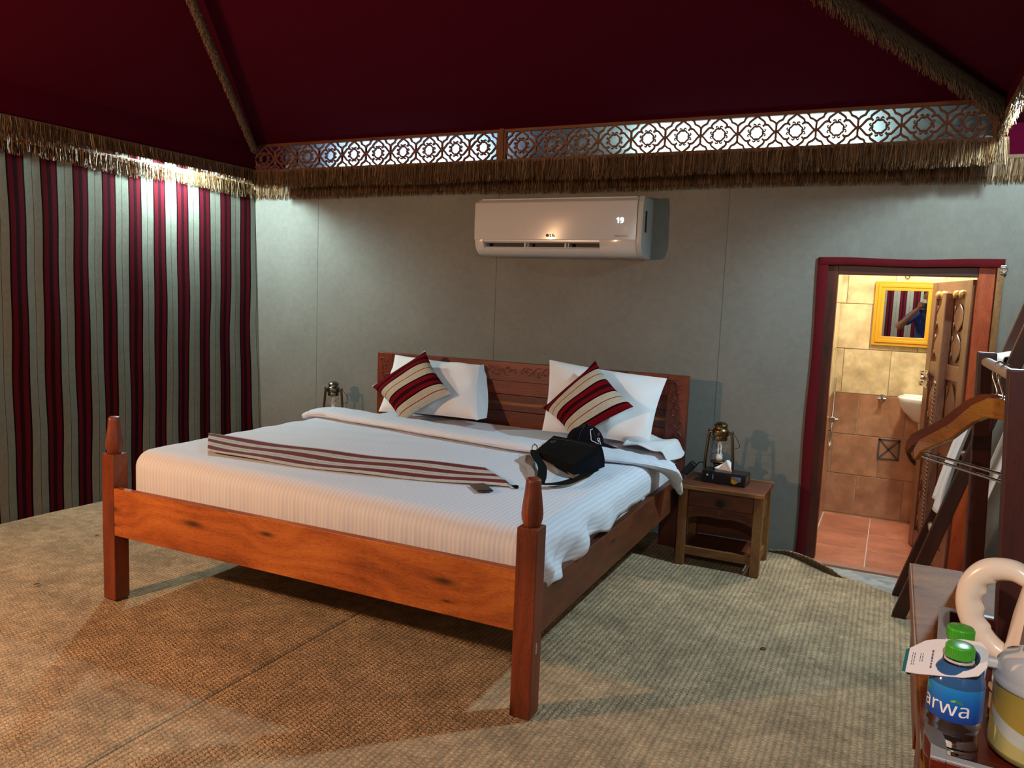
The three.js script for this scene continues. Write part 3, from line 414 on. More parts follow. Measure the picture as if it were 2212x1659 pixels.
{
  const t = thing('floor_lamp', 'tall floor lamp with a bare warm bulb behind the photographer', 'lamp', [WARM_LAMP[0], 0.012, WARM_LAMP[2]]);
  part(t, 'lamp_base', lathe([[0, 0], [0.14, 0], [0.14, 0.012], [0.03, 0.03], [0, 0.03]], 32), M.copper); part(t, 'lamp_pole', rod([0, 0.02, 0], [0, 1.62, 0], 0.012), M.copper); part(t, 'lamp_socket', rod([0, 1.62, 0], [0, 1.668, 0], 0.018), M.black);
  part(t, 'lamp_bulb', new THREE.SphereGeometry(0.04, 20, 14).translate(0, 1.708, 0), glow(lin(1, 0.6, 0.25), 10));
}

// ---------------------------------------------------------------- air conditioner
const font = await new FontLoader().loadAsync('fonts/droid/droid_sans_bold.typeface.json');
const fontR = await new FontLoader().loadAsync('fonts/droid/droid_sans_regular.typeface.json');
function text3(str, size, depth, f = font) { const g = new TextGeometry(str, { font: f, size, depth, curveSegments: 4, bevelEnabled: false }); g.computeBoundingBox(); const b = g.boundingBox; g.translate(-(b.min.x + b.max.x) / 2, -(b.min.y + b.max.y) / 2, 0); return g; }
function extrudeX(prof, x0, x1, bevel = 0) { const g = extrude(prof.map(([z, y]) => [-z, y]), x1 - x0 - 2 * bevel, bevel); g.rotateY(Math.PI / 2); g.translate(x0 + bevel, 0, 0); return g; }
{
  const X0 = 1.965, X1 = 2.985, t = thing('air_conditioner', 'white split air conditioner mounted high on the grey back wall', 'air conditioner', [2.475, 1.6, 0]);
  const crease = (g) => toCreasedNormals(g.index ? g.toNonIndexed() : g, 0.6);
  const arc = (cz, cy, r, a0, a1, n) => { const p = []; for (let i = 0; i <= n; i++) { const a = mix(a0, a1, i / n); p.push([cz + r * Math.cos(a), cy + r * Math.sin(a)]); } return p; };
  wpart(t, 'body', crease(extrudeX([[0, 1.605], [0, 1.93], [0.165, 1.93], [0.182, 1.915], [0.184, 1.692], [0.10, 1.675], [0.10, 1.64], [0.03, 1.605]], X0 + 0.006, X1 - 0.004)), M.white);
  wpart(t, 'front_panel', crease(extrudeX([[0.182, 1.914], [0.196, 1.911], [0.2, 1.905], [0.203, 1.80], [0.2, 1.697], [0.196, 1.693], [0.182, 1.692]], X0, X1 - 0.003, 0.002)), M.white);
  const lower = [[0.10, 1.638], ...arc(0.11, 1.69, 0.088, 0.02, -1.4, 12), [0.03, 1.6], [0.03, 1.605]];
  const endProf = [[0.03, 1.6], ...arc(0.11, 1.69, 0.088, -1.4, 0.02, 12), [0.1, 1.691]];
  wpart(t, 'end_cheek', crease(extrudeX(endProf, X0 + 0.004, X0 + 0.062, 0.001)), M.white); wpart(t, 'end_cheek', crease(extrudeX(endProf, X1 - 0.215, X1 - 0.002, 0.001)), M.white);
  const lip = [[0.03, 1.6], ...arc(0.11, 1.69, 0.088, -1.4, -0.55, 10), [0.172, 1.652], [0.10, 1.638]]; wpart(t, 'lower_lip', crease(extrudeX(lip, X0 + 0.05, X1 - 0.2)), M.whiteMatt);
  wpart(t, 'upper_lip', crease(extrudeX([[0.10, 1.676], [0.184, 1.676], [0.197, 1.684], [0.197, 1.691], [0.1, 1.691]], X0 + 0.05, X1 - 0.2)), M.white);
  wpart(t, 'air_outlet', box(X0 + 0.055, X1 - 0.21, 1.64, 1.676, 0.098, 0.11, 0), M.darkHole);
  for (const x of [2.295, 2.553]) { wpart(t, 'outlet_strut', box(x - 0.004, x + 0.004, 1.645, 1.678, 0.105, 0.176, 0.001), M.whiteMatt); wpart(t, 'outlet_strut', box(x + 0.014, x + 0.019, 1.64, 1.676, 0.105, 0.168, 0.001), M.whiteMatt); }
  wpart(t, 'louver', box(X0 + 0.06, X1 - 0.215, 1.648, 1.652, 0.12, 0.178, 0.001), M.whiteMatt);
  const sideProf = [[0, 1.6], ...arc(0.11, 1.69, 0.088, -1.35, 0, 12), [0.19, 1.9], [0.17, 1.932], [0, 1.932]];
  wpart(t, 'side_cover', crease(extrudeX(sideProf, X1 - 0.001, X1 + 0.03, 0.004)), std({ color: lin(0.42, 0.43, 0.42), roughness: 0.4 }), 'grey end cover');
  wpart(t, 'side_grip', box(X1 + 0.024, X1 + 0.0325, 1.74, 1.86, 0.12, 0.15, 0.006), M.darkHole);
  const gr = []; for (let i = 0; i < 6; i++) gr.push(box(X0 + 0.02, X1 - 0.02, 1.929, 1.938, 0.03 + i * 0.024, 0.036 + i * 0.024, 0.001)); wpart(t, 'intake_grille', merge(gr), M.whiteMatt);
  const dark = std({ color: lin(0.05, 0.045, 0.045), roughness: 0.5 });
  const logo = [text3('LG', 0.019, 0.001).translate(0.018, 0, 0), new THREE.TorusGeometry(0.0075, 0.0018, 6, 20).translate(-0.012, 0, 0.0005), new THREE.CylinderGeometry(0.0055, 0.0055, 0.001, 16).rotateX(Math.PI / 2).translate(-0.012, 0, 0.0004)]; wpart(t, 'maker_mark', merge(logo).translate(2.462, 1.718, 0.2042), dark);
  wpart(t, 'small_lettering', text3('DUAL Inverter', 0.0085, 0.0008, fontR).translate(2.90, 1.716, 0.2042), std({ color: lin(0.28, 0.25, 0.24), roughness: 0.5 }));
  wpart(t, 'display_digits', text3('19', 0.030, 0.001).translate(2.888, 1.802, 0.2056), glow(lin(0.75, 0.95, 1), 3.0));
  wpart(t, 'pipe_cover', tube([[1.99, 1.935, 0.02], [2.3, 1.945, 0.03], [2.7, 1.947, 0.03], [3.0, 1.94, 0.02]], 0.006, 30), M.black);
}

// ---------------------------------------------------------------- the bed
const BED = [2.3, 0, 2.2], BED_TURN = 0.0113;
const bed = thing('bed', 'large wooden bed with carved headboard and four square posts in the middle of the tent', 'bed', [BED[0], 0.014, BED[2]]); bed.rotation.y = BED_TURN;
const inBed = (g) => g.translate(-BED[0], -0.014, -BED[2]);
{
  const ps = 0.0713, x0 = 1.3853, x1 = 3.3689, zf = 2.2865;
  for (const x of [x0, x1 - ps]) {
    const p = part(bed, 'foot_post', inBed(box(x, x + ps, 0.014, 0.639, zf - ps, zf, 0.004, 'y')), M.postWood);
    const prof = [[0.0, 0.636], [0.024, 0.636], [0.027, 0.642], [0.033, 0.660], [0.0355, 0.678], [0.034, 0.698], [0.0295, 0.728], [0.026, 0.755], [0.0245, 0.778], [0.0235, 0.788], [0.019, 0.793], [0, 0.794]];
    const f = lathe(prof, 40), q = f.attributes.position; for (let i = 0; i < q.count; i++) { const a = Math.atan2(q.getZ(i), q.getX(i)), y = q.getY(i), sq = 1 + 0.05 * Math.cos(4 * a); const cut = 1 - (y > 0.645 && y < 0.75 ? 0.035 * Math.max(0, Math.sin(a * 4 + y * 40)) : 0); q.setXYZ(i, q.getX(i) * sq * cut, y, q.getZ(i) * sq * cut); } f.computeVertexNormals(); f.translate(x + ps / 2, 0, zf - ps / 2);
    const u = f.attributes.uv; for (let i = 0; i < u.count; i++) u.setXY(i, q.getY(i) * 1.2, u.getX(i) * 0.25); part(bed, 'finial', inBed(f), M.postWood);
  }
  part(bed, 'tenon_plug', inBed(box(x1 - 0.001, x1 + 0.0012, 0.225, 0.262, zf - 0.036, zf - 0.024, 0.001)), std({ color: lin(0.3, 0.28, 0.24), roughness: 0.7 }), 'pale wood plug');
  part(bed, 'footboard', inBed(box(x0 + ps - 0.002, x1 - ps + 0.002, 0.297, 0.499, zf - 0.033, zf - 0.002, 0.003, 'x')), M.bedWood);
  for (const [a, b] of [[x0 + 0.004, x0 + 0.034], [x1 - 0.036, x1 - 0.006]]) part(bed, 'side_rail', inBed(box(a, b, 0.275, 0.437, 0.25, zf - ps + 0.002, 0.003, 'z')), M.nightDark);
  const hx0 = 1.335, hx1 = 3.356, hz0 = 0.205, hz1 = 0.25, hy = 0.966;
  for (const [a, b] of [[hx0, hx0 + 0.115], [hx1 - 0.115, hx1]]) part(bed, 'headboard_stile', inBed(box(a, b, 0.014, hy, hz0, hz1, 0.004, 'y')), M.headWood);
  part(bed, 'headboard_top_rail', inBed(box(hx0 + 0.115, hx1 - 0.115, hy - 0.115, hy, hz0, hz1, 0.004, 'x')), M.headWood);
  let y = hy - 0.115; for (const h of [0.082, 0.10, 0.092, 0.11, 0.10, 0.12]) { const g = box(hx0 + 0.11, hx1 - 0.11, y - h + 0.002, y, hz0 + 0.006, hz1 - 0.014 + R(-0.003, 0.003), 0.003, 'x'), streak = h > 0.099 && h < 0.105, p = g.attributes.position, uv = g.attributes.uv; if (streak) for (let i = 0; i < uv.count; i++) uv.setXY(i, p.getX(i) * 0.55 + y * 3, (p.getY(i) - y + h) / h); part(bed, 'headboard_plank', inBed(g), streak ? M.streakWood : M.headWood); y -= h; }
  // shallow leaf-scroll carving on the frame of the headboard
  const scroll = (cx, cy, s, rot, flip) => { const p = []; for (let i = 0; i <= 14; i++) { const a = i / 14 * 4.2, r = s * (1 - i / 18); p.push([r * Math.cos(a) * flip, r * Math.sin(a)]); } const c = Math.cos(rot), d = Math.sin(rot); return tube(p.map(([a, b]) => [cx + a * c - b * d, cy + a * d + b * c, hz1 + 0.0005]), 0.0042, 22, 6); };
  const leaf = (cx, cy, l, rot) => { const p = []; for (let i = 0; i <= 6; i++) { const k = i / 6; p.push([l * (k - 0.5), 0.010 * Math.sin(k * Math.PI) * Math.sign(l)]); } const c = Math.cos(rot), d = Math.sin(rot); return tube(p.map(([a, b]) => [cx + a * c - b * d, cy + a * d + b * c, hz1 + 0.0003]), 0.004, 10, 6); };
  const cv = []; for (let i = 0; i < 9; i++) for (const s of [-1, 1]) { const x = 2.345 + s * (0.03 + i * 0.036); cv.push(scroll(x, hy - 0.058 + 0.012 * Math.sin(i * 1.7), 0.022, s * 0.4 * i, s)); cv.push(leaf(x + s * 0.02, hy - 0.035 - 0.03 * (i % 2), 0.05 * s, s * 0.5 * Math.sin(i))); }
  for (let i = 0; i < 6; i++) for (const s of [-1, 1]) { const x = 2.345 + s * (0.62 + i * 0.04); cv.push(leaf(x, hy - 0.05 - 0.014 * (i % 3), 0.05 * s, s * (0.8 - 0.3 * i))); }
  part(bed, 'carving', inBed(merge(cv)), M.headWood, 'carved leaf scrolls on the top rail');
  for (const x of [hx0 + 0.057, hx1 - 0.057]) { const c2 = []; for (let i = 0; i < 13; i++) { const yy = hy - 0.05 - i * 0.04; c2.push(scroll(x + 0.014 * (i % 2 ? 1 : -1), yy, 0.02, i * 0.9, i % 2 ? 1 : -1)); c2.push(leaf(x + 0.012 * (i % 2 ? -1 : 1), yy - 0.02, 0.055, 1.1 + 0.5 * Math.sin(i * 2.1))); } part(bed, 'carving', inBed(merge(c2)), M.headWood, 'carved leaf scrolls on the side stile'); }
  for (let i = 0; i < 9; i++) part(bed, 'bed_slat', inBed(box(x0 + 0.034, x1 - 0.036, 0.285, 0.302, 0.34 + i * 0.21, 0.43 + i * 0.21, 0.002, 'x')), M.nightDark);
}
const topY = (x, z) => 0.656 - 0.028 * (x - 1.46) - 0.012 * smooth(1.0, 0.5, z) + 0.010 * Math.sin(Math.PI * clamp((x - 1.46) / 1.88, 0, 1)) * Math.sin(Math.PI * clamp((z - 0.2) / 2.0, 0, 1)) + 0.006 * (N16(x * 2.2, z * 2.2) - 0.5) + 0.0022 * Math.sin((z + x * 0.35) * 34 + 3 * N8(x * 2, z)) * N8(x * 1.5 + 4, z * 1.5);
{ // mattress in a white sheet, bare at the head end and along the right rail
  const t = thing('mattress', 'thick mattress in a white fitted sheet lying in the wooden bed frame', 'mattress', [2.39, 0.303, 1.23]); t.rotation.y = BED_TURN;
  const g = new RoundedBoxGeometry(1.875, 0.292, 1.93, 6, 0.05); g.translate(-0.012, 0.146, 0); const p = g.attributes.position; for (let i = 0; i < p.count; i++) if (p.getY(i) > 0.2) p.setY(i, p.getY(i) - 0.014 * (p.getX(i) + 0.9) / 1.8 + 0.006 * Math.sin(p.getZ(i) * 9 + p.getX(i) * 4)); g.computeVertexNormals(); part(t, 'sheet', boxUV(g, 0.35, 'x'), M.linen);
  // wrinkled sheet corner tucked at the head end, right side
  const rk = sheet(28, 14, (u, v) => [mix(3.10, 3.345, u) + 0.01 * Math.sin(v * 7), mix(0.615, 0.60, u) + 0.012 + 0.008 * Math.sin(u * 9 + v * 5) - 0.06 * smooth(0.8, 1, u), mix(0.29, 0.62, v)], 0.008); wpart(t, 'sheet_corner', rk, M.pillow);
}
{ // duvet cover, tucked behind the footboard, pushed up in folds along the right rail
  const t = thing('duvet', 'white striped duvet cover spread over the bed and tucked at the foot', 'duvet', [2.4, 0.6, 1.5]);
  const x0 = 1.452, x1 = 3.352, z1 = 2.222, z0 = 0.93, r = 0.075, q = r * Math.PI / 2;
  const pxOf = (u, v) => { const zz0 = mix(z0, z1, v); return mix(x0 + r - q - 0.10, x1 - r + q + 0.062 + 0.045 * smooth(1.5, 2.0, zz0) + 0.014 * Math.sin(zz0 * 10 + 1.2 * Math.sin(zz0 * 4)) * smooth(1.0, 1.6, zz0) + 0.003 * Math.sin(zz0 * 31) - 0.04 * smooth(2.1, 2.2, zz0), u); };
  const f = (u, v) => {
    const pxr = pxOf(u, v), z = mix(z0, z1 - r + q + 0.13, v);
    const over = u > 0.5 ? Math.max(0, pxr - (x1 - r)) : Math.max(0, (x0 + r) - pxr), ez = Math.max(0, z - (z1 - r)), e = Math.hypot(over, ez), s = u > 0.5 ? 1 : -1;
    const bx = u > 0.5 ? Math.min(pxr, x1 - r) : Math.max(pxr, x0 + r), bz = Math.min(z, z1 - r); let y = topY(bx, bz); if (e <= 0) return [bx, y, bz];
    const dx = over / e * s, dz = ez / e; let out, drop; if (e < q) { out = r * Math.sin(e / r); drop = r * (1 - Math.cos(e / r)); } else { out = r; drop = r + e - q; }
    const hang = smooth(0.02, 0.2, e); out += hang * (Math.abs(dx) > 0.7 ? 0.010 * Math.sin(bz * 14 + 2 * Math.sin(bz * 7)) * smooth(0.9, 1.6, bz) + 0.003 * Math.sin(bz * 41) * smooth(1.4, 2.1, bz) - 0.002 : 0.0022 * Math.sin(bx * 90 + 3 * Math.sin(bx * 13)) + 0.003 * Math.sin(bx * 23));
    if (s > 0 && over > 0.02) { const w = smooth(0.05, 0.17, over) * smooth(1.25, 2.0, bz) * (1 - smooth(0.0, 0.1, ez)); out += w * (0.014 * Math.sin(bz * 19 + over * 24) + 0.006 * Math.sin(bz * 43 - over * 50) + 0.014); drop -= w * 0.010 * Math.sin(bz * 15 + over * 35); }
    return [bx + dx * out, y - drop, bz + dz * out];
  };
  wpart(t, 'cover', sheet(150, 130, f, -0.012, (u, v) => [pxOf(u, v), v * 1.6]), M.linen);
}
{ // the top of the duvet folded back as a thick band, sliding off the right side
  const t = thing('folded_duvet_band', 'thick rolled-back white band of bedding across the bed below the pillows', 'bedding', [2.4, 0.66, 1.0]);
  const path = new THREE.CatmullRomCurve3([[1.40, 0.640, 0.98], [1.47, 0.668, 0.99], [1.8, 0.672, 1.02], [2.3, 0.664, 1.06], [2.8, 0.648, 1.06], [3.08, 0.638, 1.0], [3.24, 0.622, 0.93], [3.34, 0.585, 0.83], [3.388, 0.53, 0.73], [3.40, 0.485, 0.66]].map(p => V3(...p)));
  const hw = 0.105, hh = 0.027;
  wpart(t, 'band', grid(120, 22, (u, v) => { const k = 0.002 + 0.996 * u, p = path.getPoint(k), tn = path.getTangent(k), up = V3(0, 1, 0).addScaledVector(V3(1, 0, 0), smooth(0.8, 1, u) * 1.6).normalize(), sd = tn.clone().cross(up).normalize(), nn = sd.clone().cross(tn).normalize(); const a = v * Math.PI * 2, cap = Math.sqrt(Math.max(0.0, 1 - Math.pow(Math.abs(2 * u - 1), 40))) * (u > 0.93 ? 1 + 0.14 * Math.sin(a * 3 + u * 40) : 1), wr = 1 + 0.10 * (N16(u * 40, v * 6) - 0.5) + 0.06 * Math.sin(u * 130 + 3 * N8(u * 9, 0)) * Math.max(0, Math.sin(a)); const c = Math.cos(a), s = Math.sin(a), h = hh * (s < 0 ? 0.8 : 1), ww = mix(hw, 0.085, smooth(0.8, 1, u)); p.addScaledVector(sd, Math.sign(c) * Math.pow(Math.abs(c), 0.75) * ww * cap * wr).addScaledVector(nn, Math.sign(s) * Math.pow(Math.abs(s), 0.8) * h * cap * wr); return [p.x, p.y, p.z]; }, (u, v) => [v * 0.5, u * 2]), M.linen);
}
function pad(c00, c10, c11, c01, thick, pinch, n, ripple, fuv) { // closed stuffed pad from its four corners (bottom-left, bottom-right, top-right, top-left)
  const A = [c00, c10, c11, c01].map(p => V3(...p)), nrm = A[1].clone().sub(A[0]).cross(A[3].clone().sub(A[0])).normalize(), P = (u, v, s) => {
    const us = u - pinch * Math.sin(Math.PI * v) * (u - 0.5) * Math.pow(Math.abs(2 * u - 1), 3), vs = v - pinch * Math.sin(Math.PI * u) * (v - 0.5) * Math.pow(Math.abs(2 * v - 1), 3);
    const p = A[0].clone().multiplyScalar((1 - us) * (1 - vs)).addScaledVector(A[1], us * (1 - vs)).addScaledVector(A[2], us * vs).addScaledVector(A[3], (1 - us) * vs);
    const b = Math.pow(Math.max(0, 1 - Math.pow(Math.abs(2 * u - 1), 2.6)), 0.62) * Math.pow(Math.max(0, 1 - Math.pow(Math.abs(2 * v - 1), 2.6)), 0.62), e = Math.min(1, b * 4);
    return p.addScaledVector(nrm, s * (thick / 2 * b + e * ripple(u, v) + 0.002)); };
  const f = grid(n, n, (u, v) => { const p = P(u, v, 1); return [p.x, p.y, p.z]; }, fuv), b = grid(n, n, (u, v) => { const p = P(1 - u, v, -1); return [p.x, p.y, p.z]; }, (u, v) => fuv(1 - u, v));
  const hem = []; const edge = [[0, 0, 1, 0], [1, 0, 1, 1], [1, 1, 0, 1], [0, 1, 0, 0]]; for (const [a, c, d, e] of edge) hem.push(grid(n, 1, (u, v) => { const p = P(mix(a, d, u), mix(c, e, u), v ? -1 : 1); return [p.x, p.y, p.z]; }, (u, v) => fuv(mix(a, d, u), mix(c, e, u))));
  return merge([f, b, ...hem]);
}
{ // pillows leaning on the headboard, cushions standing on one corner in front of them
  const rip = (k) => (u, v) => 0.009 * Math.sin(u * 13 + v * 9 + k) * v + 0.009 * (N16(u * 5 + k, v * 5) - 0.5) + 0.005 * Math.sin((u - 0.5) * 30 * (1 - v) + k);
  const defs = [['plump white pillow leaning on the left half of the headboard', [1.501, 0.622, 0.50], [2.197, 0.642, 0.50], [2.093, 0.941, 0.31], [1.484, 0.961, 0.31], 0.15, 1], ['plump white pillow leaning on the right half of the headboard', [2.601, 0.624, 0.50], [3.211, 0.61, 0.50], [3.234, 0.952, 0.31], [2.545, 1.004, 0.31], 0.15, 4]];
  for (const [label, a, b, c, d, th, k] of defs) { const t = thing('pillow', label, 'pillow', [(a[0] + b[0]) / 2, 0.615, 0.42]); wpart(t, 'pillowcase', pad(a, b, c, d, th, 0.045, 36, rip(k), (u, v) => [u * 2, v * 1.5]), M.pillow); if (k === 1) wpart(t, 'pillowcase_flap', sheet(8, 20, (u, v) => { const b = 0.028 * Math.sin(Math.PI * v); return [mix(2.186, 2.085, v) - b * 0.5 + 0.030 * u * (0.6 + 0.4 * Math.sin(v * 5)), mix(0.64, 0.938, v) + 0.004 * u, mix(0.505, 0.318, v) + 0.02 * (1 - u) * Math.sin(Math.PI * v) - 0.10 * u - 0.012 * Math.sin(u * 6 + v * 3)]; }, 0.003), M.pillow); }
  const cd = [['striped red and cream square cushion propped on the left pillow', [1.488, 0.782, 0.56], [1.793, 0.612, 0.68], [2.045, 0.787, 0.56], [1.779, 1.013, 0.43], 0.12, 0.0], ['striped red and cream square cushion propped on the right pillow behind the black cap', [2.624, 0.760, 0.56], [2.856, 0.632, 0.68], [3.132, 0.817, 0.56], [2.865, 1.028, 0.43], 0.12, 0.02]];
  for (const [label, l, b, r, tp, th, off] of cd) { const t = thing('cushion', label, 'cushion', [(l[0] + r[0]) / 2, 0.62, 0.58]); wpart(t, 'cushion_cover', pad(b, r, tp, l, th, 0.09, 32, (u, v) => 0.003 * Math.sin(u * 8 + v * 11), (u, v) => [(1 - v) * 2.02 + (off ? 0.18 : -0.06), u]), M.cushion); }
}
{ // runner with a tassel, lying askew across the duvet
  const t = thing('bed_runner', 'narrow red and cream striped woven runner lying across the foot of the bed', 'runner', [2.3, 0.65, 1.85]);
  const c = [[1.515, 1.846], [1.765, 2.085], [3.03, 1.752], [2.795, 1.545]];
  const P = (u, v, lift) => { const bow = 0.05 * Math.sin(Math.PI * u); const near = [mix(c[1][0], c[2][0], u), mix(c[1][1], c[2][1], u) + bow * 1.3], far = [mix(c[0][0], c[3][0], u), mix(c[0][1], c[3][1], u) + bow * 0.4], x = mix(far[0], near[0], v), z = mix(far[1], near[1], v); return [x, topY(x, z) + lift + 0.0025 * Math.sin(u * 17 + v * 5) + 0.012 * Math.pow(1 - u, 8), z]; };
  wpart(t, 'runner_cloth', sheet(110, 26, (u, v) => P(u, v, 0.009), -0.004, (u, v) => [v, u * 5]), M.runner);
  const tp = P(1, 1, 0.008); wpart(t, 'corner_tassel', merge([rod([tp[0] - 0.03, tp[1], tp[2] - 0.01], [tp[0] + 0.012, tp[1], tp[2] + 0.0], 0.004), rod([tp[0] + 0.008, tp[1], tp[2]], [tp[0] + 0.022, tp[1], tp[2] + 0.001], 0.007)]), M.blackCloth, 'dark tassel at one corner');
  const ph = thing('mobile_phone', 'dark mobile phone lying at the near right end of the striped runner', 'phone', [2.945, topY(2.945, 1.85) + 0.004, 1.852]); ph.rotation.y = -0.78; part(ph, 'phone_body', box(-0.055, 0.055, 0, 0.009, -0.03, 0.03, 0.004), phys({ color: lin(0.03, 0.012, 0.014), roughness: 0.2, clearcoat: 0.8 })); part(ph, 'phone_edge', box(-0.056, 0.056, 0.0025, 0.0065, -0.031, 0.031, 0.002), M.black);
}
{ // shoulder bag and cap
  const t = thing('shoulder_bag', 'black fabric shoulder bag lying on the duvet with its strap trailing', 'bag', [3.0, 0.64, 1.2]);
  const top = [[2.871, 0.652, 1.202], [3.149, 0.668, 1.427], [3.19, 0.722, 1.2], [2.908, 0.712, 1.07]], bot = [[2.885, 0.637, 1.22], [3.165, 0.63, 1.45], [3.215, 0.628, 1.21], [2.918, 0.636, 1.05]];
  const bi = (q, u, v) => [0, 1, 2].map(i => q[0][i] * (1 - u) * (1 - v) + q[1][i] * u * (1 - v) + q[2][i] * u * v + q[3][i] * (1 - u) * v);
  wpart(t, 'bag_body', merge([grid(22, 16, (u, v) => { const p = bi(top, u, v); p[1] += 0.014 * Math.sin(Math.PI * u) * Math.sin(Math.PI * v) + 0.004 * (N16(u * 6, v * 6) - 0.5); return p; }), ...[[0, 0, 1, 0], [1, 0, 1, 1], [1, 1, 0, 1], [0, 1, 0, 0]].map(([a, b, c, d]) => grid(20, 5, (u, v) => { const q1 = bi(top, mix(a, c, u), mix(b, d, u)), q2 = bi(bot, mix(a, c, u), mix(b, d, u)); const k = Math.sin(Math.PI * (1 - v)) * 0.006; return [0, 1, 2].map(i => mix(q2[i], q1[i], 1 - v) + (i === 1 ? 0 : k * (q2[i] - bi(bot, 0.5, 0.5)[i]) * 6)); })) , grid(2, 2, (u, v) => bi(bot, u, 1 - v))]), M.blackCloth);
  const lineOn = (pts) => pts.map(([u, v]) => { const p = bi(top, u, v); p[1] += 0.014 * Math.sin(Math.PI * u) * Math.sin(Math.PI * v) + 0.0015; return p; });
  wpart(t, 'zip', tube(lineOn([[0.02, 0.82], [0.3, 0.80], [0.6, 0.80], [0.97, 0.82]]), 0.0018, 20, 6), M.black); wpart(t, 'logo_patch', tube([...lineOn([[0.12, 0.66], [0.2, 0.66], [0.2, 0.58], [0.12, 0.58]])], 0.0012, 30, 6, true), std({ color: lin(0.08, 0.08, 0.085), roughness: 0.5 }), 'small grey rectangular badge');
  wpart(t, 'side_pocket', grid(10, 6, (u, v) => { const q1 = bi(top, 1, mix(0.1, 0.9, u)), q2 = bi(bot, 1, mix(0.1, 0.9, u)); return [mix(q2[0], q1[0], v * 0.8) + 0.012 * Math.sin(Math.PI * u) * (0.5 + 0.5 * v) + 0.004, mix(q2[1], q1[1], v * 0.8), mix(q2[2], q1[2], v * 0.8)]; }), M.navyCloth);
  const strap = (pts, w) => { const c = new THREE.CatmullRomCurve3(pts.map(p => V3(...p))); return sheet(60, 2, (u, v) => { const p = c.getPoint(u), tn = c.getTangent(u), tw = pts[0][3] ?? 0; const sd = V3(0, 1, 0).cross(tn).normalize(); const q = p.addScaledVector(sd, (v - 0.5) * w); return [q.x, q.y + 0.004 * Math.sin(u * 21) * (v - 0.5), q.z]; }, 0.0025); };
  wpart(t, 'strap', strap([[2.875, 0.662, 1.21], [2.91, 0.655, 1.28], [3.02, 0.648, 1.45], [3.085, 0.640, 1.60], [3.12, 0.634, 1.68], [3.18, 0.632, 1.62], [3.20, 0.632, 1.52], [3.205, 0.634, 1.40], [3.20, 0.638, 1.29]], 0.038), M.blackCloth);
  wpart(t, 'strap_ring', new THREE.TorusGeometry(0.012, 0.0025, 8, 20).scale(1, 1.4, 1).rotateY(0.6).translate(2.868, 0.668, 1.195), M.chrome); wpart(t, 'strap_buckle', box(3.168, 3.2, 0.636, 0.643, 1.53, 1.55, 0.002), M.chrome, 'grey slide buckle');
  const cl = thing('folded_cloth', 'small beige cloth lying under the bag strap near the foot post', 'cloth', [2.96, 0.64, 1.38]); wpart(cl, 'cloth', sheet(16, 10, (u, v) => { const a = [[2.835, 1.28], [2.86, 1.225], [2.93, 1.32], [3.055, 1.60]], b = [[2.85, 1.33], [2.90, 1.40], [2.965, 1.49], [3.045, 1.64]]; const k = u * 3, i = Math.min(2, Math.floor(k)), f = k - i, p = [0, 1].map(j => mix(a[i][j], a[i + 1][j], f)), q = [0, 1].map(j => mix(b[i][j], b[i + 1][j], f)); const x = mix(p[0], q[0], v), z = mix(p[1], q[1], v); return [x, topY(x, z) + 0.008 + 0.006 * Math.sin(u * 8 + v * 3), z]; }, 0.003), std({ color: lin(0.36, 0.27, 0.23), roughness: 0.9 }));
}
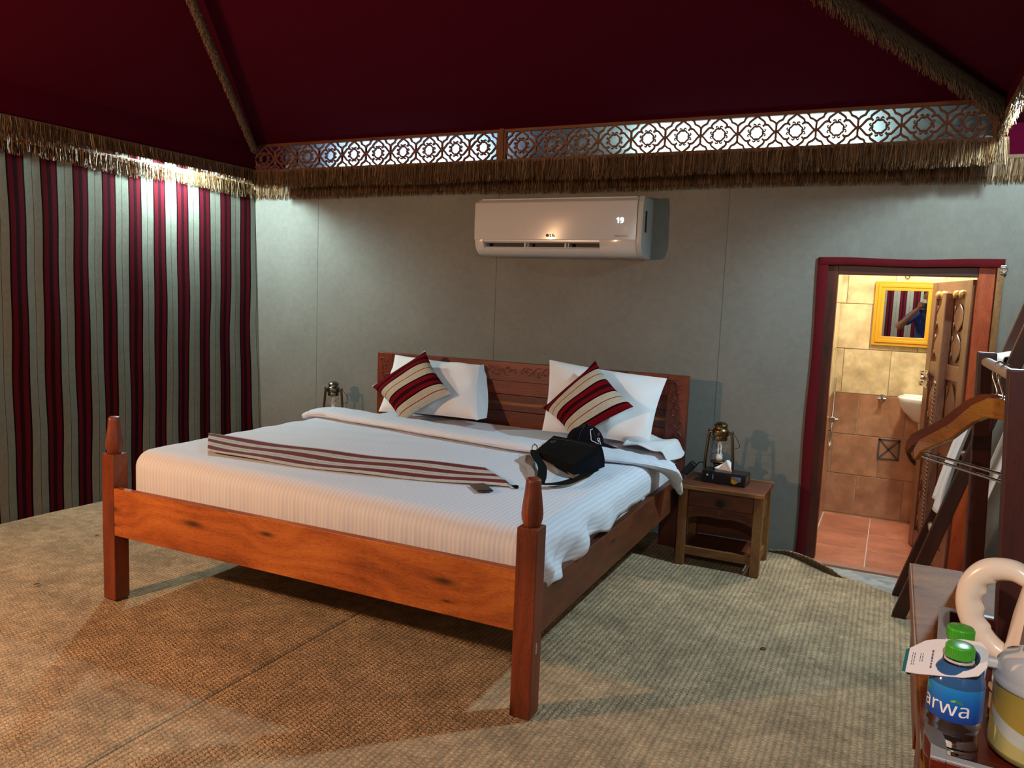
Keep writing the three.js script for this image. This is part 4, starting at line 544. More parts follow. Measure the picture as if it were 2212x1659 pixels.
{
  const t = thing('baseball_cap', 'black baseball cap with white outlined emblem resting against the right cushion', 'cap', [2.972, 0.648, 0.815]); t.rotation.set(0.06, -0.12, -0.06);
  const crown = new THREE.SphereGeometry(0.092, 36, 18, 0, Math.PI * 2, 0, Math.PI / 2); crown.scale(1.05, 0.98, 0.85); const p = crown.attributes.position; for (let i = 0; i < p.count; i++) { const a = Math.atan2(p.getZ(i), p.getX(i)); p.setY(i, p.getY(i) * (1 + 0.05 * Math.cos(a)) - 0.006 * Math.exp(-((p.getX(i) + 0.02) ** 2 + p.getZ(i) ** 2) / 0.001)); } crown.computeVertexNormals();
  part(t, 'crown', crown, M.navyCloth); const seams = []; for (let k = 0; k < 6; k++) { const a = k * Math.PI / 3 + 0.52, q = []; for (let i = 0; i <= 8; i++) { const b = i / 8 * Math.PI / 2; q.push([0.0966 * Math.cos(b) * Math.cos(a) * 1.003, 0.0905 * Math.sin(b) * (1 + 0.05 * Math.cos(a)), 0.0785 * Math.cos(b) * Math.sin(a)]); } seams.push(tube(q, 0.0011, 12, 5)); } part(t, 'panel_seam', merge(seams), M.black);
  part(t, 'button', new THREE.SphereGeometry(0.007, 12, 8).translate(0, 0.09, 0), M.navyCloth);
  part(t, 'brim', sheet(24, 8, (u, v) => { const a = mix(-1.1, 1.1, u), r0 = 0.093, r1 = 0.093 + 0.075 * Math.pow(Math.cos(a * 0.9), 0.6), r = mix(r0, r1, v); return [r * Math.cos(a) * 1.02, 0.006 - 0.012 * v - 0.02 * (u - 0.5) ** 2 * 4 * v, r * Math.sin(a) * 0.86]; }, 0.003), M.navyCloth);
  // emblem: an open white outline with a looped stroke inside, on the front panel
  const on = (a, y) => { const c = Math.sqrt(Math.max(0, 1 - (y / 0.094) ** 2)); return [0.0985 * c * Math.cos(a), y, 0.0800 * c * Math.sin(a)]; }; const wh = std({ color: lin(0.75, 0.75, 0.75), roughness: 0.6 });
  part(t, 'emblem', merge([tube([[0.42, 0.082], [0.62, 0.080], [0.80, 0.076], [0.84, 0.05], [0.84, 0.036], [0.62, 0.026], [0.3, 0.014], [0.22, 0.012], [0.24, 0.024]].map(q => on(...q)), 0.0018, 60, 5), tube([[0.40, 0.034], [0.30, 0.034], [0.24, 0.040], [0.30, 0.044], [0.42, 0.040], [0.36, 0.026], [0.22, 0.03]].map(q => on(...q)), 0.0016, 40, 5)]), wh, 'white embroidered outline emblem'); part(t, 'emblem_dot', new THREE.SphereGeometry(0.011, 10, 8).scale(0.35, 1, 1).translate(...on(0.2, 0.058)), std({ color: lin(0.12, 0.01, 0.02), roughness: 0.7 }));
}

// ---------------------------------------------------------------- bedside tables with lanterns
{
  const make = (label, x) => {
    const t = thing('bedside_table', label, 'table', [x, 0.013, 0.34]);
    part(t, 'table_top', box(-0.215, 0.215, 0.405, 0.427, -0.15, 0.185, 0.004, 'x'), M.nightDark); part(t, 'top_edging', box(-0.216, 0.216, 0.406, 0.426, 0.178, 0.19, 0.003, 'x'), M.nightWood); part(t, 'top_edging', box(-0.216, 0.216, 0.406, 0.4285, -0.156, -0.132, 0.003, 'x'), M.nightWood);
    for (const sx of [-1, 1]) for (const sz of [-1, 1]) part(t, 'leg', box(sx * 0.187 - 0.023, sx * 0.187 + 0.023, 0, 0.405, sz > 0 ? 0.118 : -0.14, sz > 0 ? 0.16 : -0.098, 0.003, 'y'), M.nightWood);
    part(t, 'back_panel', box(-0.165, 0.165, 0.1, 0.405, -0.132, -0.122, 0.001, 'x'), M.nightDark);
    for (const s of [-1, 1]) { part(t, 'side_panel', box(s * 0.187 - 0.008, s * 0.187 + 0.008, 0.26, 0.405, -0.1, 0.12, 0.002, 'z'), M.nightWood); part(t, 'side_stretcher', box(s * 0.187 - 0.012, s * 0.187 + 0.012, 0.055, 0.098, -0.1, 0.12, 0.002, 'z'), M.nightWood); }
    part(t, 'front_stretcher', box(-0.165, 0.165, 0.055, 0.098, 0.125, 0.15, 0.002, 'x'), M.nightWood); part(t, 'lower_shelf', box(-0.165, 0.165, 0.085, 0.097, -0.12, 0.126, 0.002, 'x'), M.nightDark);
    const d = part(t, 'drawer', box(-0.162, 0.162, 0.315, 0.4, 0.128, 0.148, 0.003, 'x'), M.nightDark);
    part(d, 'ring_pull', new THREE.TorusGeometry(0.015, 0.0045, 8, 24).scale(1.25, 1, 1).translate(0, 0.343, 0.158), M.black); part(d, 'pull_boss', new THREE.SphereGeometry(0.009, 14, 10).translate(0, 0.345, 0.154), M.black);
    const ap = extrude([[-0.162, 0.312], [0.162, 0.312], [0.162, 0.245], [0.13, 0.262], [0.06, 0.272], [0, 0.266], [-0.06, 0.272], [-0.13, 0.262], [-0.162, 0.245]], 0.016, 0.002); ap.translate(0, 0, 0.13); part(t, 'apron', boxUV(ap, 1, 'x'), M.nightDark);
    const cv = []; for (let i = 0; i < 7; i++) for (const s of [-1, 1]) cv.push(tube([0, 1, 2, 3, 4, 5, 6].map(k => [s * (0.02 + i * 0.021 + 0.010 * Math.cos(k)), 0.29 + 0.010 * Math.sin(k * 1.1) - (i === 6 ? 0.015 : 0), 0.148]), 0.003, 14, 5)); part(t, 'carving', merge(cv), M.nightDark, 'carved leaf row under the drawer');
    return t;
  };
  make('small wooden bedside table with carved drawer right of the bed', 3.592); make('small wooden bedside table mostly hidden behind the left of the bed', 0.96);
}
function lantern(label, at, metal, turn, capMetal) {
  const t = thing('hurricane_lantern', label, 'lantern', at); t.rotation.y = turn;
  part(t, 'fuel_tank', lathe([[0, 0], [0.058, 0], [0.06, 0.006], [0.06, 0.03], [0.05, 0.042], [0.028, 0.05], [0.022, 0.062], [0.03, 0.07], [0.03, 0.082], [0, 0.082]], 36), metal);
  part(t, 'burner_plate', lathe([[0.018, 0.08], [0.044, 0.086], [0.046, 0.092], [0.02, 0.094], [0, 0.094]], 32), metal);
  for (const s of [-1, 1]) part(t, 'side_tube', tube([[s * 0.045, 0.02, 0], [s * 0.066, 0.034, 0], [s * 0.074, 0.06, 0], [s * 0.070, 0.14, 0], [s * 0.062, 0.225, 0], [s * 0.054, 0.243, 0], [s * 0.030, 0.246, 0]], 0.0078, 40, 10), metal);
  part(t, 'glass_globe', lathe([[0.026, 0.092], [0.04, 0.105], [0.049, 0.13], [0.048, 0.155], [0.038, 0.185], [0.029, 0.205]], 40), M.glass);
  part(t, 'chimney', lathe([[0.033, 0.203], [0.036, 0.206], [0.036, 0.222], [0.034, 0.226], [0.034, 0.226], [0.042, 0.228], [0.043, 0.252], [0.038, 0.262], [0.033, 0.264], [0.031, 0.278], [0.036, 0.28], [0.036, 0.284], [0.024, 0.296], [0.010, 0.300], [0, 0.301]], 36), capMetal ?? metal);
  for (const s of [-1, 1]) part(t, 'bail_ear', new THREE.TorusGeometry(0.007, 0.0022, 6, 14).rotateX(Math.PI / 2).rotateZ(Math.PI / 2).translate(s * 0.065, 0.250, 0), metal);
  part(t, 'bail_wire', tube([[-0.066, 0.25, 0], [-0.062, 0.20, -0.055], [-0.035, 0.15, -0.09], [0.03, 0.145, -0.092], [0.085, 0.165, -0.06], [0.088, 0.2, -0.03], [0.067, 0.248, 0]], 0.0015, 60, 6), metal);
  part(t, 'globe_guard', merge([tube([[-0.05, 0.10, 0.012], [-0.02, 0.135, 0.052], [0.02, 0.155, 0.052], [0.05, 0.19, 0.01]], 0.0012, 24, 5), tube([[0.05, 0.10, 0.012], [0.02, 0.135, 0.052], [-0.02, 0.155, 0.052], [-0.05, 0.19, 0.01]], 0.0012, 24, 5)]), metal);
  const wb = phys({ color: lin(0.78, 0.8, 0.78), roughness: 0.3 }); const b = part(t, 'energy_saving_bulb', lathe([[0, 0.094], [0.014, 0.094], [0.018, 0.108], [0.017, 0.124], [0.009, 0.128], [0, 0.128]], 20), wb);
  part(b, 'bulb_tube', merge([-1, 1].map(s => tube([[s * 0.007, 0.126, 0], [s * 0.007, 0.17, 0], [s * 0.005, 0.186, 0], [0, 0.19, 0]], 0.0046, 20, 8))), wb); return t;
}
lantern('brass hurricane lantern with glass globe on the right bedside table', [3.528, 0.441, 0.262], M.brass, -0.1);
lantern('dark copper hurricane lantern standing behind the left edge of the bed', [0.938, 0.441, 0.235], M.copper, 0.12, std({ color: lin(0.2, 0.19, 0.17), metalness: 1, roughness: 0.3 }));
{
  const t = thing('power_cord', 'black lantern cord with plug adapter between the headboard and the bedside table', 'cord', [3.42, 0.44, 0.25]);
  wpart(t, 'cord', tube([[3.475, 0.45, 0.262], [3.468, 0.475, 0.255], [3.452, 0.505, 0.25], [3.43, 0.51, 0.245], [3.41, 0.495, 0.24], [3.392, 0.465, 0.235]], 0.003, 30, 6), M.black); const g = box(-0.02, 0.02, -0.05, 0.03, -0.018, 0.018, 0.006); g.rotateZ(-0.7); g.translate(3.375, 0.475, 0.235); wpart(t, 'plug', g, M.black);
  const b = thing('tissue_box', 'black tissue box with a white tissue poking out on the bedside table', 'tissue box', [3.587, 0.441, 0.358]); b.rotation.y = -0.06;
  part(b, 'box', box(-0.111, 0.111, 0, 0.062, -0.056, 0.056, 0.003), phys({ color: lin(0.008, 0.008, 0.009), roughness: 0.3 }));
  const pic = tex(96, 64, (u, v) => { const hill = 0.35 + 0.25 * Math.sin(u * 5 + 0.6); return v < hill ? [214, 132 + 40 * N32(u * 32, v * 32), 28] : v < hill + 0.2 + 0.2 * Math.sin(u * 7) ? [150, 96, 50] : [98, 116, 170]; }); const pp = std({ map: pic, roughness: 0.35 });
  const wv = sheet(16, 2, (u, v) => [0.04 + u * 0.05, 0.018 + v * 0.03 - 0.008 * Math.sin(u * 5) * (1 - v), 0.0564], 0.0006); part(b, 'desert_picture', wv, pp, 'printed dune picture'); part(b, 'desert_picture', box(-0.056, -0.05, 0.02, 0.046, 0.0555, 0.0568, 0), pp); part(b, 'white_dot', new THREE.CylinderGeometry(0.006, 0.006, 0.001, 16).rotateX(Math.PI / 2).translate(-0.082, 0.040, 0.0562), M.white); part(b, 'gold_edge', box(0.1105, 0.1118, 0.022, 0.05, -0.02, 0.03, 0.0004), M.brightBrass);
  part(b, 'tissue', sheet(22, 14, (u, v) => { const h = 0.006 + 0.056 * smooth(-0.25, 0.74, u) * (1 - 0.25 * smooth(0.88, 1, u)); return [mix(-0.060, 0.030, u) + 0.010 * v * Math.sin(u * 5), 0.058 + v * h, 0.013 * Math.sin(u * 8 + v * 2.4) * (0.25 + v) + 0.012 * (u - 0.5) - 0.006]; }, 0.0012), std({ color: lin(0.8, 0.82, 0.84), roughness: 0.9 }));
}

// ---------------------------------------------------------------- leaning towel ladder by the doorway
{
  const t = thing('towel_ladder', 'dark wooden ladder towel rack leaning against the right wall beside the doorway', 'towel rack', [4.42, 0.012, 0.51]); const top = [4.94, 1.80], sl = (top[0] - 4.42) / top[1];
  for (const z of [0.372, 0.655]) { const L = Math.hypot(top[0] - 4.42, top[1]), g = box(-0.028, 0.028, 0, L, -0.018, 0.018, 0.004, 'y'); g.rotateZ(-Math.atan2(top[0] - 4.42, top[1])); g.translate(4.43, 0.012, z); wpart(t, 'rail', g, M.rackWood); }
  for (const y of [0.37, 0.72, 1.07, 1.42]) wpart(t, 'rung', rod([4.43 + sl * y, y + 0.012, 0.372], [4.43 + sl * y, y + 0.012, 0.655], 0.014, 16), M.dowel, 'pale round rung');
  const w = thing('towel', 'long white towel draped over the rungs of the leaning ladder', 'towel', [4.62, 0.55, 0.51]);
  wpart(w, 'towel_cloth', sheet(26, 60, (u, v) => { const k = v < 0.72 ? v / 0.72 : 1, y = v < 0.72 ? mix(0.50, 1.21, k) : mix(1.21, 0.56, (v - 0.72) / 0.28), side = v < 0.70 ? 0 : smooth(0.70, 0.74, v), z = mix(0.395, 0.635, u) + 0.012 * Math.sin(v * 9); const fold = 0.012 * Math.sin(u * 15 + 2 * Math.sin(v * 6)) * (1 - 0.5 * k); return [4.43 + sl * 0.94 * y + mix(-0.03, 0.13, side) + fold + 0.03 * Math.sin(Math.PI * k) * -0.5, y + 0.03 * Math.sin(u * 3 + 1) * (1 - k), z]; }, 0.006), M.towel);
}

// ---------------------------------------------------------------- desk with clothes rail, tray and tea things
const DY = 0.81;
{
  const t = thing('desk', 'wooden desk with a tan glossy top along the right wall in the foreground', 'desk', [4.66, 0.012, 3.25]);
  wpart(t, 'desk_top', box(4.384, 4.955, DY - 0.026, DY, 2.556, 4.0, 0.004, 'x'), M.deskTop); wpart(t, 'top_edging', box(4.3815, 4.386, DY - 0.025, DY - 0.001, 2.554, 4.0, 0.002, 'z'), M.nightWood);
  wpart(t, 'apron', box(4.398, 4.412, DY - 0.17, DY - 0.026, 2.58, 3.98, 0.002, 'z'), M.deskWood); wpart(t, 'apron', box(4.4, 4.94, DY - 0.17, DY - 0.026, 2.575, 2.59, 0.002, 'x'), M.deskWood); wpart(t, 'apron', box(4.4, 4.94, DY - 0.17, DY - 0.026, 3.96, 3.975, 0.002, 'x'), M.deskWood);
  for (const z of [2.68, 3.14, 3.60]) { const d = wpart(t, 'drawer', box(4.392, 4.402, DY - 0.155, DY - 0.04, z, z + 0.4, 0.002, 'z'), M.deskWood); const k = rod([4.384, DY - 0.1, z + 0.17], [4.384, DY - 0.1, z + 0.23], 0.004); k.translate(-4.66, -0.012, -3.25); part(d, 'handle', k, M.copper); }
  for (const [x, z] of [[4.52, 2.66], [4.9, 2.62], [4.52, 3.9], [4.9, 3.9]]) wpart(t, 'leg', box(x - 0.03, x + 0.03, 0.012, DY - 0.17, z - 0.03, z + 0.03, 0.003, 'y'), M.deskWood);
  // clothes rail standing on the desk
  const r = thing('clothes_rail', 'small dark wooden clothes rail with a pale round bar standing on the desk', 'clothes rail', [4.487, DY, 2.8]);
  const lean = (g, y0, dx) => { const p = g.attributes.position; for (let i = 0; i < p.count; i++) p.setX(i, p.getX(i) + dx * (p.getY(i) - y0)); return g; };
  wpart(r, 'post', lean(box(4.481, 4.515, DY, 1.28, 2.585, 2.615, 0.003, 'y'), DY, -0.036), M.rackWood); wpart(r, 'post', lean(box(4.497, 4.545, DY, 1.272, 2.985, 3.02, 0.003, 'y'), DY, -0.05), std({ map: darkTeak, color: lin(0.28, 0.13, 0.11), roughness: 0.5 }));
  wpart(r, 'hanging_bar', rod([4.481, 1.261, 2.60], [4.489, 1.258, 3.0], 0.0095, 20), M.dowel, 'pale round hanging bar');
  const hang = (label, z, dz, y, tip, mat) => {
    const h = thing('coat_hanger', label, 'hanger', [4.486, y, z]); const c = [[0, -0.048], [0.03, -0.051], [0.065, -0.068], [0.12, -0.112], [0.175, -0.142], [0.2, -0.156], [0.213, -0.174]]; const ang = Math.atan2(dz, 1); const put = (g) => { g.rotateY(tip); return g; };
    const up = c.map(p => [-p[0], p[1]]), lo = c.map(p => [-p[0] * 0.985, p[1] - 0.030 + 0.012 * (p[0] / 0.215)]).reverse(), shape = [...up.slice().reverse().map(p => p), ...c.slice(1), ...lo.map(p => [-p[0], p[1]]), ...lo.slice().reverse().slice(1)];
    part(h, 'hanger_arms', put(boxUV(extrude(shape, 0.008, 0.003).translate(0, 0, -0.004), 1, 'x')), mat);
    part(h, 'trouser_bar', put(rod([-0.195, -0.186, 0], [0.195, -0.186, 0], 0.0028)), M.chrome, 'thin steel trouser bar');
    part(h, 'hook', put(tube([[0, -0.052, 0], [0, -0.04, 0], [-0.006, -0.028, 0.0], [-0.014, -0.012, 0], [-0.011, 0.008, 0], [0.002, 0.0135, 0], [0.013, 0.006, 0], [0.0135, -0.006, 0]], 0.0018, 40, 6)), M.chrome);
  };
  hang('front varnished wooden coat hanger on the desk clothes rail', 2.875, 0, 1.258, -1.0, M.hangerWood); hang('rear darker wooden coat hanger on the desk clothes rail', 2.79, 0, 1.258, -0.92, std({ map: darkTeak, color: lin(0.55, 0.6, 0.32), roughness: 0.35 }));
}
const TRAY = [4.405, DY, 3.18];
{
  const t = thing('serving_tray', 'dark red wooden tray with pale grey rims on the desk', 'tray', TRAY); t.rotation.y = -0.06;
  const inner = std({ map: darkTeak, color: lin(0.8, 0.4, 0.35), roughness: 0.35 }), rim = std({ color: lin(0.36, 0.37, 0.4), roughness: 0.35 });
  part(t, 'tray_floor', box(0, 0.44, 0.002, 0.012, -0.255, 0.28, 0.002, 'x'), inner);
  for (const [a, b, c, d] of [[0, 0.016, -0.255, 0.28], [0.424, 0.44, -0.255, 0.28], [0.016, 0.424, -0.255, -0.243], [0.016, 0.424, 0.268, 0.28]]) { const w = part(t, 'tray_wall', box(a, b, 0.010, 0.034, c, d, 0.001), inner); part(w, 'rim', box(a - 0.0005, b + 0.0005, 0.034, 0.038, c - 0.0005, d + 0.0005, 0.0015), rim); }
}
const labelTex = (() => { const c = document.createElement('canvas'); c.width = 1024; c.height = 256; const x = c.getContext('2d'); const g = x.createLinearGradient(0, 0, 0, 256); g.addColorStop(0, '#1f8fdc'); g.addColorStop(0.35, '#1272cf'); g.addColorStop(1, '#123f9e'); x.fillStyle = g; x.fillRect(0, 0, 1024, 256); x.fillStyle = '#5aa84a'; x.beginPath(); x.ellipse(330, 52, 70, 13, 0.22, 0, 7); x.fill(); x.fillStyle = '#8fc83f'; x.beginPath(); x.ellipse(560, 92, 20, 8, -0.3, 0, 7); x.fill(); x.fillStyle = '#3f8f3a'; x.beginPath(); x.ellipse(592, 96, 26, 8, 0.35, 0, 7); x.fill(); x.fillStyle = '#ffffff'; x.font = '150px sans-serif'; x.textAlign = 'center'; for (const cx of [500, 1010]) x.fillText('arwa', cx, 205); const t = new THREE.CanvasTexture(c); t.colorSpace = THREE.SRGBColorSpace; t.wrapS = THREE.RepeatWrapping; return t; })();
function bottle(label, at, turn) {
  const t = thing('water_bottle', label, 'bottle', at); t.rotation.y = turn; t.scale.y = 0.93; const pet = phys({ color: lin(0.93, 0.96, 1), transmission: 1, thickness: 0.02, roughness: 0.03, ior: 1.33, attenuationColor: lin(0.75, 0.85, 0.95), attenuationDistance: 0.3 });
  const prof = [[0, 0.001], [0.020, 0], [0.0275, 0.004], [0.029, 0.010], [0.0285, 0.03], [0.0265, 0.046], [0.0275, 0.052], [0.029, 0.056], [0.0275, 0.061], [0.0292, 0.066], [0.0292, 0.107], [0.0285, 0.113], [0.024, 0.124], [0.0165, 0.132], [0.0135, 0.137], [0.0135, 0.143], [0, 0.143]];
  part(t, 'bottle_body', lathe(prof, 48), pet, 'clear plastic body full of water'); const lab = new THREE.CylinderGeometry(0.0297, 0.0297, 0.043, 48, 1, true); lab.translate(0, 0.0868, 0); part(t, 'label', lab, std({ map: labelTex, roughness: 0.3 }), 'blue wrap label reading arwa in white letters');
  part(t, 'shoulder_sleeve', lathe([[0.0296, 0.108], [0.0290, 0.1135], [0.0245, 0.1245], [0.017, 0.1325]], 40), phys({ color: lin(0.05, 0.16, 0.42), roughness: 0.1, transmission: 0.35, thickness: 0 }), 'blue tinted shoulder');
  const cap = []; cap.push(lathe([[0, 0.139], [0.0148, 0.139], [0.0152, 0.141], [0.0150, 0.153], [0.0138, 0.1555], [0, 0.1555]], 40)); for (let i = 0; i < 40; i++) { const a = i / 40 * Math.PI * 2; cap.push(new THREE.BoxGeometry(0.0009, 0.0115, 0.0009).rotateY(-a).translate(0.0152 * Math.cos(a), 0.147, 0.0152 * Math.sin(a))); } part(t, 'cap', merge(cap), phys({ color: lin(0.07, 0.42, 0.03), roughness: 0.28, clearcoat: 0.4 }), 'bright green screw cap');
  part(t, 'neck_ring', lathe([[0.0135, 0.1345], [0.016, 0.1345], [0.016, 0.137], [0.0135, 0.137]], 32), M.white); return t;
}
bottle('front small plastic water bottle with green cap and blue label on the tray', [4.411, DY + 0.0125, 3.41], -0.42 + Math.PI);
bottle('rear small plastic water bottle with green cap, just behind the front one', [4.4155, DY + 0.0125, 3.350], 0.9);
{ // printed card slipped over the bottle neck
  const t = thing('neck_card', 'white printed card with teal edge hanging around the bottle necks', 'card', [4.413, 0.9495, 3.41]); t.rotation.set(0.42, -0.12, 0.30, 'YXZ');
  const hole = []; for (let i = 0; i < 24; i++) { const a = i / 24 * Math.PI * 2; hole.push([0.0205 * Math.cos(a), 0.0 + 0.0205 * Math.sin(a)]); }
  const out = [[-0.058, -0.026], [-0.045, -0.028], [0.005, -0.030], [0.02, -0.026], [0.028, -0.012], [0.028, 0.014], [0.02, 0.028], [0.0, 0.032], [-0.03, 0.031], [-0.042, 0.028], [-0.058, 0.014]]; const g = extrude(out, 0.0007, 0, [hole.reverse()]); g.rotateX(-Math.PI / 2); part(t, 'card', g, std({ color: lin(0.8, 0.78, 0.84), roughness: 0.6 }));
  part(t, 'teal_edge', extrude([[-0.062, -0.024], [-0.058, -0.026], [-0.058, 0.014], [-0.062, 0.012]], 0.0007).rotateX(-Math.PI / 2), std({ color: lin(0.01, 0.14, 0.17), roughness: 0.6 }));
  const ink = std({ color: lin(0.12, 0.11, 0.14), roughness: 0.7 }), ln = []; const row = (x, a, b, w) => { let z = a; while (z < b) { const l = R(0.002, 0.006); ln.push(box(x, x + w, 0.0007, 0.0009, -Math.min(z + l, b), -z, 0)); z += l + 0.0014; } }; row(-0.032, -0.018, 0.012, 0.0020); row(-0.042, -0.008, 0.006, 0.0008); row(-0.0445, -0.008, 0.006, 0.0008); row(-0.051, -0.014, 0.006, 0.0008); row(-0.0535, -0.014, 0.006, 0.0008); part(t, 'print', merge(ln), ink, 'lines of small grey print');
}
{
  const t = thing('kettle', 'cream plastic electric kettle with a large loop handle on the tray', 'kettle', [4.563, DY + 0.034, 3.165]); const cream = phys({ color: lin(0.84, 0.76, 0.68), roughness: 0.25, clearcoat: 0.5 });
  part(t, 'power_base', lathe([[0, -0.021], [0.084, -0.021], [0.086, -0.015], [0.084, -0.004], [0.07, 0.0], [0, 0]], 40), cream);
  part(t, 'body', lathe([[0, 0.0], [0.072, 0.0], [0.076, 0.006], [0.075, 0.03], [0.068, 0.09], [0.060, 0.135], [0.056, 0.142], [0.056, 0.146], [0.05, 0.156], [0.025, 0.162], [0, 0.163]], 48), cream);
  const loop = new THREE.CatmullRomCurve3([[-0.052, 0.138, 0.0], [-0.075, 0.146, 0.0], [-0.105, 0.138, 0.0], [-0.124, 0.112, 0], [-0.126, 0.078, 0], [-0.112, 0.046, 0], [-0.09, 0.026, 0], [-0.066, 0.018, 0]].map(p => V3(...p)));
  const hg = grid(60, 16, (u, v) => { const p = loop.getPoint(u), tn = loop.getTangent(u), nn = V3(-tn.y, tn.x, 0), a = v * Math.PI * 2, w = 0.0135 + 0.005 * Math.sin(Math.PI * u), bump = u > 0.25 && u < 0.75 ? 0.002 * Math.sin(u * 46) * Math.max(0, Math.cos(a)) : 0; return [p.x + nn.x * Math.cos(a) * (w + bump), p.y + nn.y * Math.cos(a) * (w + bump), 0.0155 * Math.sin(a)]; }); hg.rotateY(-0.35); part(t, 'handle', hg, cream);
  const slot = box(-0.006, 0.006, 0.03, 0.118, -0.003, 0.004, 0.004); slot.rotateX(-0.12); slot.translate(0, 0.0, 0.0755); slot.rotateY(-1.0); part(t, 'water_gauge', slot, std({ color: lin(0.16, 0.13, 0.11), roughness: 0.2 }), 'grey water level window');
  part(t, 'spout', box(0.045, 0.078, 0.11, 0.146, -0.018, 0.018, 0.01), cream);
  const j = thing('creamer_jar', 'yellow jar with chocolate picture and white lid in front of the kettle', 'jar', [4.512, DY + 0.0125, 3.345]);
  const jt = (() => { const c = document.createElement('canvas'); c.width = 1024; c.height = 256; const x = c.getContext('2d'); x.fillStyle = '#c9a74a'; x.fillRect(0, 0, 1024, 256); x.fillStyle = '#d8cc86'; x.fillRect(0, 150, 1024, 106); for (const o of [0, 512]) { x.fillStyle = '#f2ead2'; x.fillRect(o + 250, 30, 180, 150); x.fillStyle = '#dfe2dc'; x.beginPath(); x.moveTo(o + 40, 70); x.quadraticCurveTo(o + 120, 200, o + 250, 205); x.lineTo(o + 250, 150); x.quadraticCurveTo(o + 110, 120, o + 40, 70); x.fill(); x.beginPath(); x.ellipse(o + 330, 46, 78, 17, 0, 0, 7); x.fill(); x.fillStyle = '#5c3322'; for (const [a, b, s] of [[262, 92, 66], [330, 78, 70], [296, 130, 64]]) { x.save(); x.translate(o + a + s / 2, b + s / 2); x.rotate(a * 0.01); x.fillRect(-s / 2, -s / 2, s, s); x.fillStyle = '#7b4a33'; x.fillRect(-s / 2 + 8, -s / 2 + 8, s - 30, s - 34); x.fillStyle = '#5c3322'; x.restore(); } } const t2 = new THREE.CanvasTexture(c); t2.colorSpace = THREE.SRGBColorSpace; t2.wrapS = THREE.RepeatWrapping; return t2; })();
  const jb = lathe([[0, 0], [0.05, 0], [0.055, 0.004], [0.056, 0.01]], 40); part(j, 'jar_foot', jb, std({ color: lin(0.5, 0.42, 0.16), roughness: 0.35 })); const lab = new THREE.CylinderGeometry(0.056, 0.056, 0.078, 48, 1, true); lab.translate(0, 0.049, 0); lab.rotateY(1.2); part(j, 'label', lab, phys({ map: jt, roughness: 0.3, clearcoat: 0.3 }), 'printed yellow label with chocolate cubes');
  part(j, 'lid', lathe([[0.057, 0.071], [0.058, 0.074], [0.057, 0.079], [0.0555, 0.084], [0.0545, 0.095], [0.048, 0.103], [0.034, 0.109], [0.033, 0.112], [0.030, 0.1125], [0.030, 0.110], [0, 0.110]], 48).translate(0, 0.017, 0), phys({ color: lin(0.7, 0.66, 0.66), roughness: 0.15, clearcoat: 0.7 })); part(j, 'lid_disc', new THREE.CylinderGeometry(0.029, 0.029, 0.002, 32).translate(0, 0.1282, 0), std({ color: lin(0.34, 0.34, 0.37), roughness: 0.4 })); part(j, 'lid_tab', box(-0.070, -0.052, 0.10, 0.112, -0.007, 0.007, 0.004), phys({ color: lin(0.72, 0.7, 0.7), roughness: 0.15, clearcoat: 0.7 }));
  const s = thing('sugar_box', 'small beige box between the kettle and the water bottles', 'box', [4.488, DY + 0.0125, 3.27]); s.rotation.y = 0.3; s.scale.set(0.75, 0.8, 0.75); part(s, 'box_body', box(-0.028, 0.028, 0, 0.055, -0.022, 0.022, 0.004), std({ color: lin(0.42, 0.36, 0.28), roughness: 0.5 })); part(s, 'lid_gap', box(-0.0285, 0.0285, 0.043, 0.046, -0.0225, 0.0225, 0), M.rackWood); part(s, 'box_lid', box(-0.03, 0.03, 0.0475, 0.058, -0.024, 0.024, 0.003), std({ color: lin(0.5, 0.44, 0.36), roughness: 0.5 }));
}

// ---------------------------------------------------------------- the photographer, seen only in the yellow mirror
function blob(center, half, res, bones, k, mat = null, extra = null) {               // joined tapered capsules, one continuous surface
  const mc = new MarchingCubes(res, new THREE.MeshBasicMaterial(), false, false, 400000); mc.isolation = 0; mc.reset?.();
  const f = mc.field, n = res, B = bones.map(([a, b, ra, rb]) => { const d = [b[0] - a[0], b[1] - a[1], b[2] - a[2]]; return [a, d, ra, rb, d[0] ** 2 + d[1] ** 2 + d[2] ** 2 || 1e-9]; });
  for (let z = 0; z < n; z++) for (let y = 0; y < n; y++) for (let x = 0; x < n; x++) {
    const p = [center[0] + (x - n / 2) / (n / 2) * half, center[1] + (y - n / 2) / (n / 2) * half, center[2] + (z - n / 2) / (n / 2) * half]; let s = 0, m = 1e9; const ds = [];
    for (const [a, d, ra, rb, l] of B) { const q = [p[0] - a[0], p[1] - a[1], p[2] - a[2]], t = clamp((q[0] * d[0] + q[1] * d[1] + q[2] * d[2]) / l, 0, 1), v = Math.hypot(q[0] - d[0] * t, q[1] - d[1] * t, q[2] - d[2] * t) - mix(ra, rb, t); ds.push(v); if (v < m) m = v; }
    if (m < half * 0.3) { for (const v of ds) s += Math.exp(-(v - m) / k); m -= k * Math.log(s); } if (extra) m = extra(p, m); f[x + y * n + z * n * n] = -m;
  }
  mc.update(); const c = mc.count, g = new THREE.BufferGeometry(), pos = new Float32Array(c * 3); for (let i = 0; i < c * 3; i++) pos[i] = mc.positionArray[i] * half + center[i % 3]; g.setAttribute('position', new THREE.BufferAttribute(pos, 3)); g.setAttribute('normal', new THREE.BufferAttribute(new Float32Array(mc.normalArray.slice(0, c * 3)), 3)); g.setAttribute('uv', new THREE.BufferAttribute(new Float32Array(c * 2), 2)); const w = mergeVertices(g, 1e-5); w.computeVertexNormals(); return w.toNonIndexed();
}
